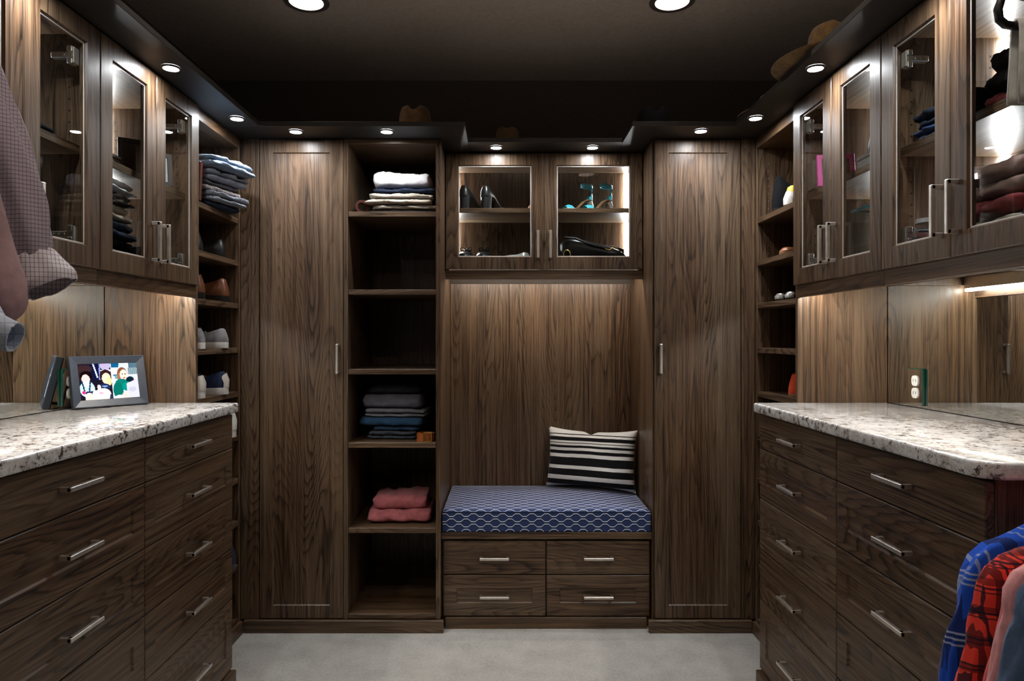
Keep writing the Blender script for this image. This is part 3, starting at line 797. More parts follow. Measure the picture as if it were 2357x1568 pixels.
CS2 = 'folded jeans in the middle of the open tower'; zz = .816
for nm, lb, mt, w, d, h, ly, sd, dx, dy in (
        ('folded_jeans', 'dull slate folded jeans, lowest on the shelf with the coiled belt', 'slate', .225, .27, .036, 2, 1, -.01, .02),
        ('folded_jeans', 'thin dark blue folded jeans, second from bottom beside the coiled belt', 'blue2', .22, .27, .020, 1, 2, .0, .02),
        ('folded_jeans', 'bright blue folded jeans in the middle of the belt shelf stack', 'blue', .28, .28, .040, 1, 3, -.005, .02),
        ('folded_jeans', 'pale grey folded jeans resting on the bright blue ones', 'midgrey', .28, .28, .036, 2, 4, .005, .02),
        ('folded_jeans', 'thick grey folded jeans near the top of the belt shelf stack', 'grey', .275, .27, .062, 1, 5, -.02, .02),
        ('folded_jeans', 'dark grey folded jeans on top of the belt shelf stack', 'darkgrey', .24, .24, .036, 1, 6, -.005, .05)):
    folded(nm, lb, CS2, mt, -.49 + dx, 3.16 + dy, zz, w, d, h, math.radians(-4), ly, sd, .22, cat='folded clothes', top=(mt == 'darkgrey')); zz += h + .001
t = folded('folded_trousers', 'rose pink folded trousers alone on the lower open tower shelf', None, 'rose', -.468, 3.17, .447, .275, .30, .108, math.radians(2), 2, 3, .4, cat='folded clothes', shrink=.12, top=True)

def belt(label, x, y, z, r, w, mat_, upright=False, cat='belt'):
    t = thing('coiled_belt', label, cat, (x, y, z), rot=(PI / 2 if upright else 0, 0, 0.3))
    m = MB(); inner = []; outer = []
    N = 90; rings = []
    for i in range(N + 1):
        a = i / N * 2 * PI * 3.2; rr = r * (.62 + .38 * i / N); th = .0022
        c, s = math.cos(a), math.sin(a)
        zo = r if upright else 0
        def q(rad, h): return Vector((c * rad, s * rad + zo, h)) if not upright else Vector((c * rad, s * rad + r, h - w / 2))
        rings.append([q(rr - th, 0), q(rr + th, 0), q(rr + th, w), q(rr - th, w)])
    m.grid(rings, True, True); part('strap', m, mat_, t, smooth=True)
    b = MB(); yo = r if True else 0
    cx, cyy = 0, (-r - .006 + r)
    if upright: pts = [(-.014, -.0 + .0, -w / 2 - .002), (.014, .0, -w / 2 - .002), (.014, .0, w / 2 + .002), (-.014, .0, w / 2 + .002), (-.014, .0, -w / 2 - .002)]
    else: pts = [(-.016, -.006, -.0), (.016, -.006, -.0), (.016, -.006, w + .004), (-.016, -.006, w + .004), (-.016, -.006, 0)]
    pts = [(p_[0], p_[1] + (0 if upright else -r + .001 + r - r), p_[2] + (0 if upright else .003)) for p_ in pts]
    b.tube(pts, .0024, 8); part('buckle', b, 'gold', t, smooth=True)
    return t
belt('orange-brown coiled leather belt beside the folded jeans', -.351, 3.005, .8165, .040, .036, 'cognac')
belt('dark red-brown coiled belt left of the beige folded trousers', -.638, 3.03, 1.8203, .030, .036, 'redbrown', True)

# ------------------------------------------------------------------ shoes (local: heel at the origin, toe towards +Y)
def lerp(tab, t):
    for (a, va), (b, vb) in zip(tab, tab[1:]):
        if t <= b: return va + (vb - va) * ((t - a) / (b - a) if b > a else 0)
    return tab[-1][1]
WID = [(0, .10), (.008, .30), (.025, .48), (.05, .62), (.09, .72), (.14, .77), (.25, .76), (.42, .78), (.58, .92), (.72, 1.0), (.86, .86), (.95, .58), (1, .26)]
def shoe(name, label, group, x, y, z, rot, L=.27, W=.092, H=.085, hs=.022, upper='blackleather', sole='sole_black', lining='insole',
         open_to=.50, rise=0.0, toe_h=.50, laces=None, heel=None, cap=None, cap_h=.92, collar=None, kind='shoe', dip_h=None, width=WID):
    t = thing(name, label, kind, (x, y, z + .0006), rot=rot, group=group)
    US_ = [0, .008, .02, .035, .055, .08, .11, .15] + [.15 + .85 * (1 - (1 - q / 24) ** 1.25) for q in range(1, 25)]; N = len(US_) - 1
    HT = [(0, .92), (.03, 1.0), (.08, 1.0), (.18, .84), (.30, .70), (open_to, .74), (open_to + .10, toe_h + .13), (.78, toe_h), (.90, toe_h * .84), (.97, toe_h * .55), (1, toe_h * .28)]
    if dip_h: HT = dip_h
    def rz(u):
        if not rise: return 0.0
        if u < .22: return rise
        if u > .66: return 0.0
        q = (u - .22) / .44; return rise * (.5 + .5 * math.cos(q * PI))
    ms, mu, ml, mc = MB(), MB(), MB(), MB()
    rs, ru, rl = [], [], []
    for i in range(N + 1):
        u = US_[i]; w = lerp(width, u) * W / 2; b = rz(u); hh = lerp(HT, u) * H; yy = u * L
        sw = w * 1.06 + .001
        th = hs if not rise else .005
        rs.append([Vector((sx * sw, yy, b + zz_)) for sx, zz_ in ((-.92, 0), (-1, th * .4), (-1, th), (1, th), (1, th * .4), (.92, 0))])
        opn = u < open_to and u > .005
        top = max(hh, .012)
        wt = w * .84
        k = []
        for sx in (-1, 1):
            side = [Vector((sx * w, yy, b + th)), Vector((sx * w * 1.03, yy, b + th + top * .25)), Vector((sx * w * .97, yy, b + th + top * .55)), Vector((sx * wt * .88, yy, b + th + top * .88))]
            lean_ = .055 * L * max(0.0, 1 - u / .3)
            if opn: side += [Vector((sx * wt * .72, yy, b + th + top)), Vector((sx * (wt * .72 - .004), yy, b + th + top * .97)), Vector((sx * (wt * .72 - .005), yy, b + th + top * .5))]
            else: side += [Vector((sx * wt * .62, yy, b + th + top * .985)), Vector((sx * wt * .40, yy, b + th + top * 1.02)), Vector((sx * wt * .18, yy, b + th + top * 1.04))]
            side = [v_ + Vector((0, lean_ * max(0.0, (v_.z - b - th) / max(top, .01) - .25) ** 1.2 * 1.2, 0)) for v_ in side]
            k.append(side)
        ru.append(k[0] + k[1][::-1])
        if opn: rl.append([Vector((-(wt * .70), yy, b + th + .006)), Vector((0, yy, b + th + .004)), Vector((wt * .70, yy, b + th + .006))])
    ms.grid(rs, True, True); part('sole', ms, sole, t, smooth=True)
    mu.grid(ru, False, False)
    for r0 in (ru[0], ru[-1]):
        try: mu.b.faces.new([mu.b.verts.new(p_) for p_ in r0])
        except ValueError: pass
    bmesh.ops.remove_doubles(mu.b, verts=mu.b.verts, dist=.0004)
    part('upper', mu, upper, t, smooth='all')
    if rl: part('insole', ml.grid(rl, False, False), lining, t)
    if cap:
        rc = []
        for i in range(17):
            a = PI * (i / 16); uu = .085 * L * math.cos(a) ** 2; s = 1 if i < 8 else -1
            wq = lerp(width, uu / L) * W / 2 * 1.07
            if i == 8: wq = 0
            xx = wq * s; yv = uu - .0025
            b = rz(0); th = hs if not rise else .005
            hc = H * cap_h * (1 - .34 * (abs(i - 8) / 8) ** 2); ln = .055 * L * max(0.0, 1 - uu / L / .3)
            rc.append([Vector((xx, yv, b + th)), Vector((xx * 1.04, yv - .001, b + th + hc * .5)), Vector((xx * .92, yv + ln * .65, b + th + hc))])
        part('heel_counter', MB().grid(rc, False, False), cap, t, smooth='all')
    if laces == 'bow':
        lm = MB(); u = open_to + .03; zt_ = H * .70 + hs + .006
        for sx in (-1, 1): lm.tube([(0, u * L, zt_), (sx * .012, u * L + .002, zt_ + .016), (sx * .026, u * L + .003, zt_ + .014), (sx * .024, u * L, zt_ + .002), (0, u * L, zt_)], .0035, 6)
        lm.tube([(0, u * L - .004, zt_ + .001), (0, u * L + .004, zt_ + .001)], .006, 8)
        part('bow', lm, upper, t, smooth=True)
    elif laces:
        lm = MB()
        for q in range(4):
            u = open_to * .62 + q * .035; wq = lerp(width, u) * W / 2 * .62; hh = lerp(HT, u) * H + (hs if not rise else .005) + .002
            lm.tube([(-wq, u * L, hh - .004), (0, u * L + .004, hh + .002), (wq, u * L, hh - .004)], .0022, 6)
        part('laces', lm, laces, t, smooth=True)
    if heel:
        hm, hmat, kind_ = MB(), heel[0], heel[1]
        if kind_ == 'stiletto': hm.tube([(0, .030, rise + .004), (0, .020, rise * .6), (0, .014, rise * .3), (0, .012, 0.0)], [.021, .0105, .0065, .0055], 12)
        else: hm.tube([(0, .030, rise + .003), (0, .028, rise * .5), (0, .027, 0)], [.027, .025, .024], 14, p=3.0)
        part('heel', hm, hmat, t, smooth=True)
    return t
RW = PI / 2        # toe to the left wall
def pair(fn_args, spots, labels, **kw):
    for (x, y, z, rot), lb in zip(spots, labels): shoe(fn_args[0], lb, fn_args[1], x, y, z, rot, **kw)
G1 = 'shoes in the left corner tower'
pair(('dress_shoe', G1), [(-1.160, 2.610, 1.60, RW), (-1.158, 2.830, 1.60, RW + .34)], ['black shoe partly behind the left cabinet door', 'black polished shoe in full view under the left clothes stack'],
     H=.064, W=.086, upper='blackleather', hs=.016, laces='blackleather')
pair(('dress_shoe', G1), [(-1.158, 2.625, 1.418, RW), (-1.152, 2.850, 1.418, RW + .30)], ['orange-tan leather shoe with thick black sole, left of its pair', 'dark brown leather shoe with thick black sole, right of its pair'],
     H=.072, W=.092, upper='brownleather', hs=.026, laces='sole_black')
pair(('sneaker', G1), [(-1.145, 2.597, 1.228, RW), (-1.135, 2.80, 1.228, RW + .42)], ['grey suede sneaker with white sole, nearer of its pair', 'grey suede sneaker with white sole, heel fully in view'],
     H=.056, W=.090, upper='greysuede', sole='rubber', hs=.024, laces='rubber', lining='darkgrey')
pair(('sneaker', G1), [(-1.145, 2.597, 1.04, RW), (-1.135, 2.80, 1.04, RW + .42)], ['navy sneaker with white sole, nearer of its pair by the worktop', 'navy sneaker with cream heel patch above the worktop corner'],
     H=.064, W=.090, upper='navysuede', sole='rubber', hs=.028, laces='cognac', lining='insole', cap='cream_l')
shoe('sneaker', 'navy and white sneaker half hidden just below the left worktop corner', G1, -1.135, 2.872, .853, RW, H=.085, upper='navysuede', sole='rubber', hs=.03, lining='navy', cap='rubber')
shoe('sneaker', 'white sneaker half hidden behind the left dresser, lower shelf', G1, -1.150, 2.862, .486, RW, H=.07, upper='rubber', sole='rubber', hs=.024, lining='navy')
shoe('sneaker', 'dark slate sneaker half hidden behind the left dresser, lowest shoes', G1, -1.135, 2.865, .297, RW, H=.085, upper='navysuede', sole='slate', hs=.024, lining='black')
G2 = 'shoes in the right corner tower'
shoe('boot', 'black padded boot on the top shelf of the right corner tower', G2, 1.108, 2.835, 1.783, -RW - .1, L=.24, W=.09, H=.135, upper='black', sole='sole_black', lining='black', open_to=.34, toe_h=.36, kind='shoe')
shoe('sneaker', 'white shoe with yellow heel rim beside the black boot', G2, 1.105, 2.700, 1.783, -RW, W=.075, H=.075, upper='yellow', sole='cream_l', cap='rubber', cap_h=.72, hs=.012, lining='insole')
shoe('sandal', 'flat tan sandal in the right corner tower, second shelf', G2, 1.100, 2.735, 1.60, -RW, W=.075, H=.020, upper='tanleather', sole='insole', hs=.012, lining='cream_l', open_to=.7)
pair(('flat_shoe', G2), [(1.11, 2.80, 1.418, -RW), (1.11, 2.70, 1.418, -RW)], ['black flat shoe with silver heel tip, farther of its pair', 'black flat shoe with silver heel tip, nearer of its pair'],
     W=.07, H=.026, upper='blackleather', hs=.010, lining='black', open_to=.7, cap='silver')
shoe('loafer', 'orange suede shoe in the right corner tower above the worktop', G2, 1.108, 2.665, 1.04, -RW - .1, L=.25, W=.10, H=.078, upper='orange', sole='insole', hs=.012, lining='orange', open_to=.5)
# shoes and bags in the glazed cabinet over the bench
G3 = 'shoes in the cabinet over the bench'; ZB = CZ0 + .054
PD = [(0, 1.0), (.08, 1.0), (.25, .62), (.5, .42), (.7, .55), (.82, .62), (.92, .5), (1, .25)]
PW = [(0, .10), (.01, .30), (.03, .47), (.06, .58), (.11, .66), (.18, .68), (.4, .70), (.6, .95), (.72, 1.0), (.86, .72), (.96, .36), (1, .12)]
pair(('pump', G3), [(-.208, 3.228, CSH, -.58), (-.106, 3.228, CSH, -.58)], ['black high-heeled pump nearest the lit left side of the cabinet', 'black high-heeled pump right of its pair'],
     L=.205, W=.074, H=.048, upper='blackleather', sole='sole_black', lining='insole', open_to=.72, rise=.062, heel=('blackleather', 'block'), dip_h=PD, width=PW)
shoe('flat_shoe', 'tan flat shoe behind the middle stile of the bench cabinet', G3, .135, 3.24, CSH, -.15, L=.21, W=.08, H=.024, upper='tanleather', sole='insole', hs=.008, open_to=.7)
pair(('bow_shoe', G3), [(-.190, 3.43, ZB, PI), (-.102, 3.43, ZB, PI)], ['black bow flat in the lower left corner of the cabinet', 'black bow flat second from left on the cabinet floor'],
     L=.215, W=.075, H=.048, upper='blackleather', hs=.010, lining='black', open_to=.6, laces='bow', toe_h=.62)
shoe('sandal', 'black sandal with silver studs on the cabinet floor', G3, .115, 3.25, ZB, PI / 2 - .5, L=.20, W=.072, H=.030, upper='silver', sole='sole_black', hs=.008, lining='black', open_to=.5)
def heeled_sandal(label, x, y, z, rot):
    t = thing('heeled_sandal', label, 'shoe', (x, y, z + .0008), rot=rot, group='teal sandals')
    L, W, rise = .185, .066, .058
    SW = [(0, .12), (.02, .40), (.08, .55), (.2, .55), (.42, .42), (.6, .80), (.74, 1.0), (.9, .72), (.97, .40), (1, .15)]
    def rz(u): return rise if u < .16 else (0 if u > .62 else rise * (.5 + .5 * math.cos((u - .16) / .46 * PI)))
    rs = []
    for i in range(31):
        u = i / 30; w = lerp(SW, u) * W / 2; b = rz(u)
        rs.append([Vector((-w, u * L, b)), Vector((w, u * L, b)), Vector((w, u * L, b + .005)), Vector((-w, u * L, b + .005))])
    part('sole', MB().grid(rs, True, True), 'insole', t, smooth=True)
    rr = []
    for i in range(13):
        a = PI * i / 12; rr.append([Vector((math.cos(a) * .034, .116 + .010 * math.sin(a), .003 + math.sin(a) * .026)), Vector((math.cos(a) * .036, .138, .003 + math.sin(a) * .028)), Vector((math.cos(a) * .033, .158, .003 + math.sin(a) * .019))])
    part('toe_strap', MB().grid(rr, False, False), 'teal', t, smooth='all')
    rr = []
    for i in range(11):
        a = -PI * .5 + PI * (i / 10 - .5) * 1.1; x_, y_ = math.cos(a) * .019, .022 + math.sin(a) * .021
        q_ = 1 - abs(i / 10 - .5) * 2
        rr.append([Vector((x_, y_, rise + .002)), Vector((x_ * .9, y_ - .002, rise + .008 + .020 * q_)), Vector((x_ * .7, y_ + .001, rise + .012 + .036 * q_))])
    part('heel_cup', MB().grid(rr, False, False), 'teal', t, smooth='all')
    part('back_strap', MB().tube([(0, .003, rise + .044), (0, .004, rise + .062)], .005, 8), 'teal', t, smooth=True)
    rr = []
    for i in range(29):
        a = 2 * PI * i / 28; x_, y_ = math.cos(a) * .026, .032 + math.sin(a) * .032
        rr.append([Vector((x_, y_, rise + .058 + y_ * .12)), Vector((x_, y_, rise + .073 + y_ * .12))])
    o = part('ankle_strap', MB().grid(rr, False, False), 'teal', t, smooth='all'); q_ = o.modifiers.new('thickness', 'SOLIDIFY'); q_.thickness = .002
    part('heel', MB().tube([(0, .018, rise), (0, .003, rise * .62), (0, .002, rise * .3), (0, .008, 0)], [.015, .009, .006, .005], 10), 'silver', t, smooth=True)
heeled_sandal('teal strappy heeled sandal, left of the pair', .425, 3.335, CSH, 2.0); heeled_sandal('teal strappy heeled sandal, right of the pair', .520, 3.335, CSH, 2.0)
t = thing('handbag', 'black leather bag with gold rings lying on the cabinet floor', 'bag', (.40, 3.26, ZB + .0006), group=None)
rs = []
for i in range(15):
    u = i / 14; x_ = .262 + u * .315; h = .088 * (1 - u) ** .8 + .034; e = .35 + .65 * (1 - abs(2 * u - 1) ** 6)
    rs.append([Vector((x_, 3.27 + math.copysign(abs(math.cos(a)) ** .5, math.cos(a)) * .05 * e, ZB + .001 + h / 2 + math.copysign(abs(math.sin(a)) ** .6, math.sin(a)) * h / 2 * e)) for a in [2 * PI * j / 16 for j in range(16)]])
part('bag_body', MB().grid(rs, True, True), 'blackleather', t, smooth='all')
part('strap', MB().tube([(.28, 3.222, ZB + .105), (.33, 3.214, ZB + .10), (.40, 3.214, ZB + .072), (.47, 3.214, ZB + .055)], .006, 8), 'blackleather', t, smooth=True)
for cx_ in (.290,):
    part('ring', MB().tube([(cx_ + .016 * math.cos(a), 3.207, ZB + .022 + .022 * math.sin(a)) for a in [2 * PI * j / 20 for j in range(21)]], .0028, 8), 'gold', t, smooth=True)
part('chain', MB().tube([(.47, 3.214, ZB + .052), (.49, 3.212, ZB + .044), (.505, 3.212, ZB + .056), (.525, 3.212, ZB + .054), (.545, 3.212, ZB + .036)], .003, 8), 'gold', t, smooth=True)
t = thing('clutch_bag', 'flat taupe clutch standing behind the black bag', 'bag', (.46, 3.40, ZB + .0006))
rs = []
for i in range(15):
    u = i / 14; x_ = .335 + u * .255; h = .070 + .022 * math.sin(PI * u) ** .6
    rs.append([Vector((x_, 3.385, ZB + .001)), Vector((x_, 3.42, ZB + .001)), Vector((x_, 3.412, ZB + h)), Vector((x_, 3.402, ZB + h + .003)), Vector((x_, 3.393, ZB + h))])
part('bag_body', MB().grid(rs, True, True), 'taupe', t, smooth=True)

# ------------------------------------------------------------------ hats on top of the crown boards
ZH = ZT + .0206
def hat(name, label, x, y, z, cr, ch, br, felt, band='band', pinch=.25, brim_curl=.012, ell=1.15, rot=0.0, tilt=0.0):
    t = thing(name, label, 'hat', (x, y, z), rot=(tilt, 0, rot), group='hats on top of the cabinets')
    seg = 40; rings = []
    prof = [(1.0, .0), (1.0, .12), (.98, .35), (.95, .6), (.90, .82), (.80, .95), (.62, 1.0), (.35, .99), (.02, .97)]
    for r, zf in prof:
        ring = []
        for j in range(seg):
            a = 2 * PI * j / seg; c, s = math.cos(a), math.sin(a); k = r * cr
            zz_ = zf * ch
            if zf > .5: zz_ -= pinch * ch * max(0, (1 - (c * r / .35) ** 2)) * .8 * max(0, (zf - .5) * 2) * (1 - .3 * abs(s)); 
            ring.append(Vector((c * k, s * k * ell, .004 + zz_)))
        rings.append(ring)
    part('crown', MB().grid(rings, True, False), felt, t, smooth='all')
    rings = []
    for q in range(7):
        f = q / 6; ring = []
        for j in range(seg):
            a = 2 * PI * j / seg; k = cr * .98 + (br - cr * .98) * f
            ring.append(Vector((math.cos(a) * k, math.sin(a) * k * (1 + (ell - 1) * (1 - f * .5)), .004 + brim_curl * (f ** 2) * (.3 + .7 * abs(math.cos(a))) + .004 * math.sin(3 * a + 1) * f)))
        rings.append(ring)
    bm_ = MB().grid(rings, True, False); o = part('brim', bm_, felt, t, smooth='all')
    sm = o.modifiers.new('thickness', 'SOLIDIFY'); sm.thickness = .003; sm.offset = 0
    part('hat_band', MB().grid([[Vector((math.cos(2 * PI * j / seg) * cr * 1.012, math.sin(2 * PI * j / seg) * cr * 1.012 * ell, zv)) for j in range(seg)] for zv in (.006, .006 + ch * .16)], True, False), band, t, smooth='all')
hat('woven_hat', 'brown woven straw hat above the open shelf tower', -.400, 3.03, ZH, .074, .135, .115, 'straw_dark', 'straw_dark', .30)
hat('straw_hat', 'small tan hat on the recessed crown above the bench', .010, 3.28, ZH, .060, .120, .088, 'felt_tan', 'band', .12)
hat('fedora', 'black felt fedora above the right tall cabinet', .655, 3.02, ZH, .074, .128, .115, 'felt_black', 'felt_black', .42, rot=0.0)
hat('fedora', 'black hat half hidden behind the right crown corner', .515 - .0, 3.33, ZH, .070, .085, .085, 'felt_black', 'felt_black', .3)
hat('sun_hat', 'large straw sun hat with wide brim above the right glass cabinet', 1.075, 2.235, ZH, .082, .135, .190, 'straw', 'band', .22, .022, 1.12)
hat('sun_hat', 'tan hat brim poking over the crown above the right corner tower', 1.085, 2.74, ZH, .072, .090, .145, 'felt_tan', 'band', .2, .016)

# ------------------------------------------------------------------ things on the worktops
A = Vector((-1.430, 2.262, CT + .003)); Bq = Vector((-1.286, 2.462, CT + .003))
U = (Bq - A); fw = U.length; U.normalize(); Nh = Vector((U.y, -U.x, 0)); lean = math.radians(13)
V = Vector((0, 0, 1)) * math.cos(lean) - Nh * math.sin(lean); N_ = U.cross(V).normalized()
FB = (A, U, V, N_); fh = .178
t = thing('digital_photo_frame', 'charcoal digital photo frame showing children on the left worktop', 'photo frame', tuple(A))
m = MB(); b = m.b
def rect4(d, n): return [pt(FB, d, d, n), pt(FB, fw - d, d, n), pt(FB, fw - d, fh - d, n), pt(FB, d, fh - d, n)]
loops = [rect4(.003, -.020), rect4(0, -.016), rect4(0, .002), rect4(.003, .005), rect4(.026, -.004)]
Vv = [[b.verts.new(q) for q in l] for l in loops]
for i in range(len(Vv) - 1):
    for j in range(4): b.faces.new([Vv[i][j], Vv[i][(j + 1) % 4], Vv[i + 1][(j + 1) % 4], Vv[i + 1][j]])
b.faces.new(Vv[0][::-1])
part('frame', m, 'charcoal', t)
part('stand', MB().box((fw * .44, .012, -.050), (fw * .56, .020, -.020), .001, FB).box((fw * .44, .012, -.050), (fw * .56, .085, -.044), .001, FB), 'charcoal', t)
def paint():
    """two snapshots side by side as coloured cells: children in car seats, and a child in a green coat"""
    nx, ny = 108, 66
    def ell(u, v, cx, cy_, rx, ry): return ((u - cx) / rx) ** 2 + ((v - cy_) / ry) ** 2 < 1
    def col(u, v):       # u right 0..1.7, v up 0..1
        if u < .92:
            c = (.07, .06, .10)
            if v > .55: c = (.05, .06, .16) if u > .32 else (.12, .08, .10)
            if ell(u, v, .16, .86, .22, .10): c = (.16, .10, .11)
            if abs(u - .42 - (1 - v) * .25) < .022 and v > .6: c = (.75, .78, .9)
            if abs(u - .60 + (1 - v) * .06) < .018 and v > .55: c = (.45, .5, .75)
            if ell(u, v, .76, .94, .15, .12): c = (.66, .60, .76)
            if ell(u, v, .78, .80, .18, .035): c = (.8, .8, .86)
            if ell(u, v, .20, .66, .17, .15): c = (.06, .035, .04)
            if ell(u, v, .18, .58, .115, .13): c = (.95, .76, .74)
            if ell(u, v, .20, .30, .21, .22): c = (.72, .90, .95)
            if ell(u, v, .20, .44, .09, .08): c = (.92, .93, .97)
            for q in (.10, .27):
                if abs(u - q - (v - .35) * .18 * (1 if q > .2 else -1)) < .022 and .24 < v < .52: c = (.06, .17, .25)
            if ell(u, v, .30, .20, .19, .045): c = (.10, .14, .30)
            if ell(u, v, .24, .05, .12, .15): c = (.94, .80, .74)
            if ell(u, v, .42, .12, .10, .14): c = (.90, .84, .85)
            if ell(u, v, .09, .21, .05, .045): c = (.92, .12, .36)
            if ell(u, v, .75, .64, .175, .19): c = (.14, .08, .08)
            if ell(u, v, .76, .58, .125, .155): c = (.96, .80, .68)
            if ell(u, v, .84, .50, .07, .12): c = (.90, .78, .52)
            if ell(u, v, .68, .34, .17, .10): c = (.08, .12, .24)
            if ell(u, v, .70, .36, .09, .022): c = (.40, .55, .85)
            if ell(u, v, .53, .34, .05, .07): c = (.92, .78, .74)
            if ell(u, v, .62, .12, .24, .19): c = (.98, .88, .90)
            if ell(u, v, .58, .17, .06, .025): c = (.95, .55, .65)
            if ell(u, v, .55, .02, .22, .06): c = (.98, .88, .80)
            if ell(u, v, .86, .02, .05, .12): c = (.12, .14, .22)
        else:
            c = (.86, .90, .96)
            if v > .88 and u < 1.17: c = (.05, .28, .45)
            if ell(u, v, 1.27, .86, .13, .16): c = (.76, .86, .90)
            if v > .86 and u > 1.45: c = (.22, .34, .40)
            if u > 1.42 and .66 < v < .86: c = (.55, .64, .68) if (int(v * 40) + int(u * 30)) % 2 else (.24, .34, .36)
            if v < .66 and u > 1.35: c = (.80, .79, .86)
            if ell(u, v, 1.04, .66, .10, .020): c = (.22, .35, .48)
            if ell(u, v, 1.06, .60, .06, .05): c = (.35, .55, .60)
            if ell(u, v, 1.24, .68, .155, .20): c = (.42, .24, .16)
            if ell(u, v, 1.135, .52, .05, .22): c = (.55, .34, .22)
            if ell(u, v, 1.28, .66, .115, .155): c = (.97, .80, .72)
            for q in (1.245, 1.325):
                if ell(u, v, q, .685, .022, .014): c = (.10, .07, .07)
            if ell(u, v, 1.29, .575, .04, .014): c = (.80, .20, .22)
            if ell(u, v, 1.20, .40, .20, .15): c = (.01, .38, .34)
            if ell(u, v, 1.08, .22, .15, .24): c = (.01, .34, .30)
            if ell(u, v, 1.32, .32, .12, .12): c = (.02, .46, .42)
            if ell(u, v, 1.46, .52, .12, .085): c = (.01, .10, .13)
            if ell(u, v, 1.57, .46, .045, .055): c = (.55, .10, .26)
            if u > 1.34 and v < .50 - (1.6 - u) * .35 and v > .02: c = (.76, .76, .82)
            if ell(u, v, 1.50, .24, .12, .07): c = (.68, .68, .76)
            if ell(u, v, 1.28, .07, .10, .10): c = (.96, .76, .72)
            if ell(u, v, 1.10, .03, .13, .06): c = (.93, .94, .98)
            if abs(u - .925) < .008: c = (.96, .98, 1.0)
        return c
    me = bpy.data.meshes.new('screen'); d = .0268; w, h = fw - 2 * d, fh - 2 * d
    vs = [pt(FB, d + w * i / nx, d + h * j / ny, -.0035) - OFF[t.name] for j in range(ny + 1) for i in range(nx + 1)]
    fs = [(j * (nx + 1) + i, j * (nx + 1) + i + 1, (j + 1) * (nx + 1) + i + 1, (j + 1) * (nx + 1) + i) for j in range(ny) for i in range(nx)]
    me.from_pydata(vs, [], fs); at = me.color_attributes.new('picture', 'FLOAT_COLOR', 'CORNER'); buf = []
    for j in range(ny):
        for i in range(nx):
            c = col((i + .5) / nx * 1.7, (j + .5) / ny); c = tuple(x ** 1.8 for x in c); buf += [*c, 1.0] * 4
    at.data.foreach_set('color', buf)
    k = NT('lit_screen'); a = k.n('ShaderNodeAttribute', attribute_name='picture'); e = k.n('ShaderNodeEmission'); k.set(e, 0, a.outputs['Color']); k.set(e, 1, SCREEN_E)
    g = k.n('ShaderNodeBsdfGlossy'); k.set(g, 'Roughness', .05); k.set(g, 0, (.03, .03, .03, 1)); ad = k.n('ShaderNodeAddShader')
    k.t.links.new(e.outputs[0], ad.inputs[0]); k.t.links.new(g.outputs[0], ad.inputs[1]); k.t.links.new(ad.outputs[0], k.out.inputs[0])
    me.materials.append(k.m); o = bpy.data.objects.new('screen', me); COL.objects.link(o); o.parent = t; OFF[o.name] = OFF[t.name]
    o['label'] = 'lit screen with two snapshots of small children'
paint()
single('charging_cable', MB().tube([(-1.418, 2.395, CT + .010), (-1.432, 2.395, CT + .004), (-1.452, 2.37, CT + .004), (-1.462, 2.335, CT + .012), (-1.470, 2.325, CT + .04), (-1.472, 2.325, CT + .055)], .0032, 8), 'cable',
       'pale power cord behind the photo frame on the left worktop', 'cable', smooth=True)
def outlet(side, yc):
    W = ML if side < 0 else MR; s = side; nm = 'left' if s < 0 else 'right'; x1 = W - s * .0012
    t = thing('power_outlet', f'glass-covered white wall outlet in the {nm} mirror', 'outlet', (W, yc, CT + .012), group='mirror outlets')
    z0, z1, h = CT + .010, CT + .132, .041
    part('cover_glass', MB().box((x1, yc - h, z0), (x1 - s * .005, yc + h, z1), 0), 'mirror', t)
    part('glass_edge', MB().box((x1, yc - h - .004, z0), (x1 - s * .007, yc - h, z1), 0).box((x1, yc - h, z1), (x1 - s * .007, yc + h, z1 + .003), 0), 'greenedge', t, label='green glass edge')
    for zc in (z0 + .040, z0 + .082):
        so = part('socket', MB().tube([(x1 - s * .0052, yc, zc), (x1 - s * .008, yc, zc)], .018, 20, p=2.8, side=(0, 1, 0)), 'white', t, smooth=True)
        part('slot', MB().box((x1 - s * .008, yc - .008, zc - .004), (x1 - s * .0085, yc - .006, zc + .006), 0).box((x1 - s * .008, yc + .006, zc - .004), (x1 - s * .0085, yc + .008, zc + .006), 0), 'dark', so)
outlet(1, 2.34); outlet(-1, 2.315)

# ------------------------------------------------------------------ things behind glass on the two sides
def block(name, label, cat, x, y, z, w, d, h, mat_, rot=0.0, tilt=0.0, group=None, lid=None, bev=.003):
    t = thing(name, label, cat, (x, y, z + .0006), rot=(tilt, 0, rot), group=group)
    if lid:
        part('box_body', MB().box((-w / 2, -d / 2, 0), (w / 2, d / 2, h * .78), bev), mat_, t)
        part('lid', MB().box((-w / 2 - .002, -d / 2 - .002, h * .78), (w / 2 + .002, d / 2 + .002, h), bev), lid, t)
    else: part('box_body', MB().box((-w / 2, -d / 2, 0), (w / 2, d / 2, h), bev), mat_, t)
    return t
def photo_frame(label, x, y, z, w, h, rot, mat_, pic, lean=-.2):
    t = thing('picture_frame', label, 'photo frame', (x, y, z + .004), rot=(lean, 0, rot)); B = (Vector((-w / 2, 0, 0)), Vector((1, 0, 0)), Vector((0, 0, 1)), Vector((0, -1, 0)))
    part('frame', MB().frame(0, w, 0, h, .016, .012, .004, B, .002), mat_, t)
    part('photo', MB().box((.017, .017, -.006), (w - .017, h - .017, -.0035), 0, B), pic, t)
    part('strut', MB().box((w * .45, .002, -.035), (w * .55, h * .6, -.012), .001, B), mat_, t)
US, UF = USH, UZ + .052
GL = 'things in the left glass cabinets'
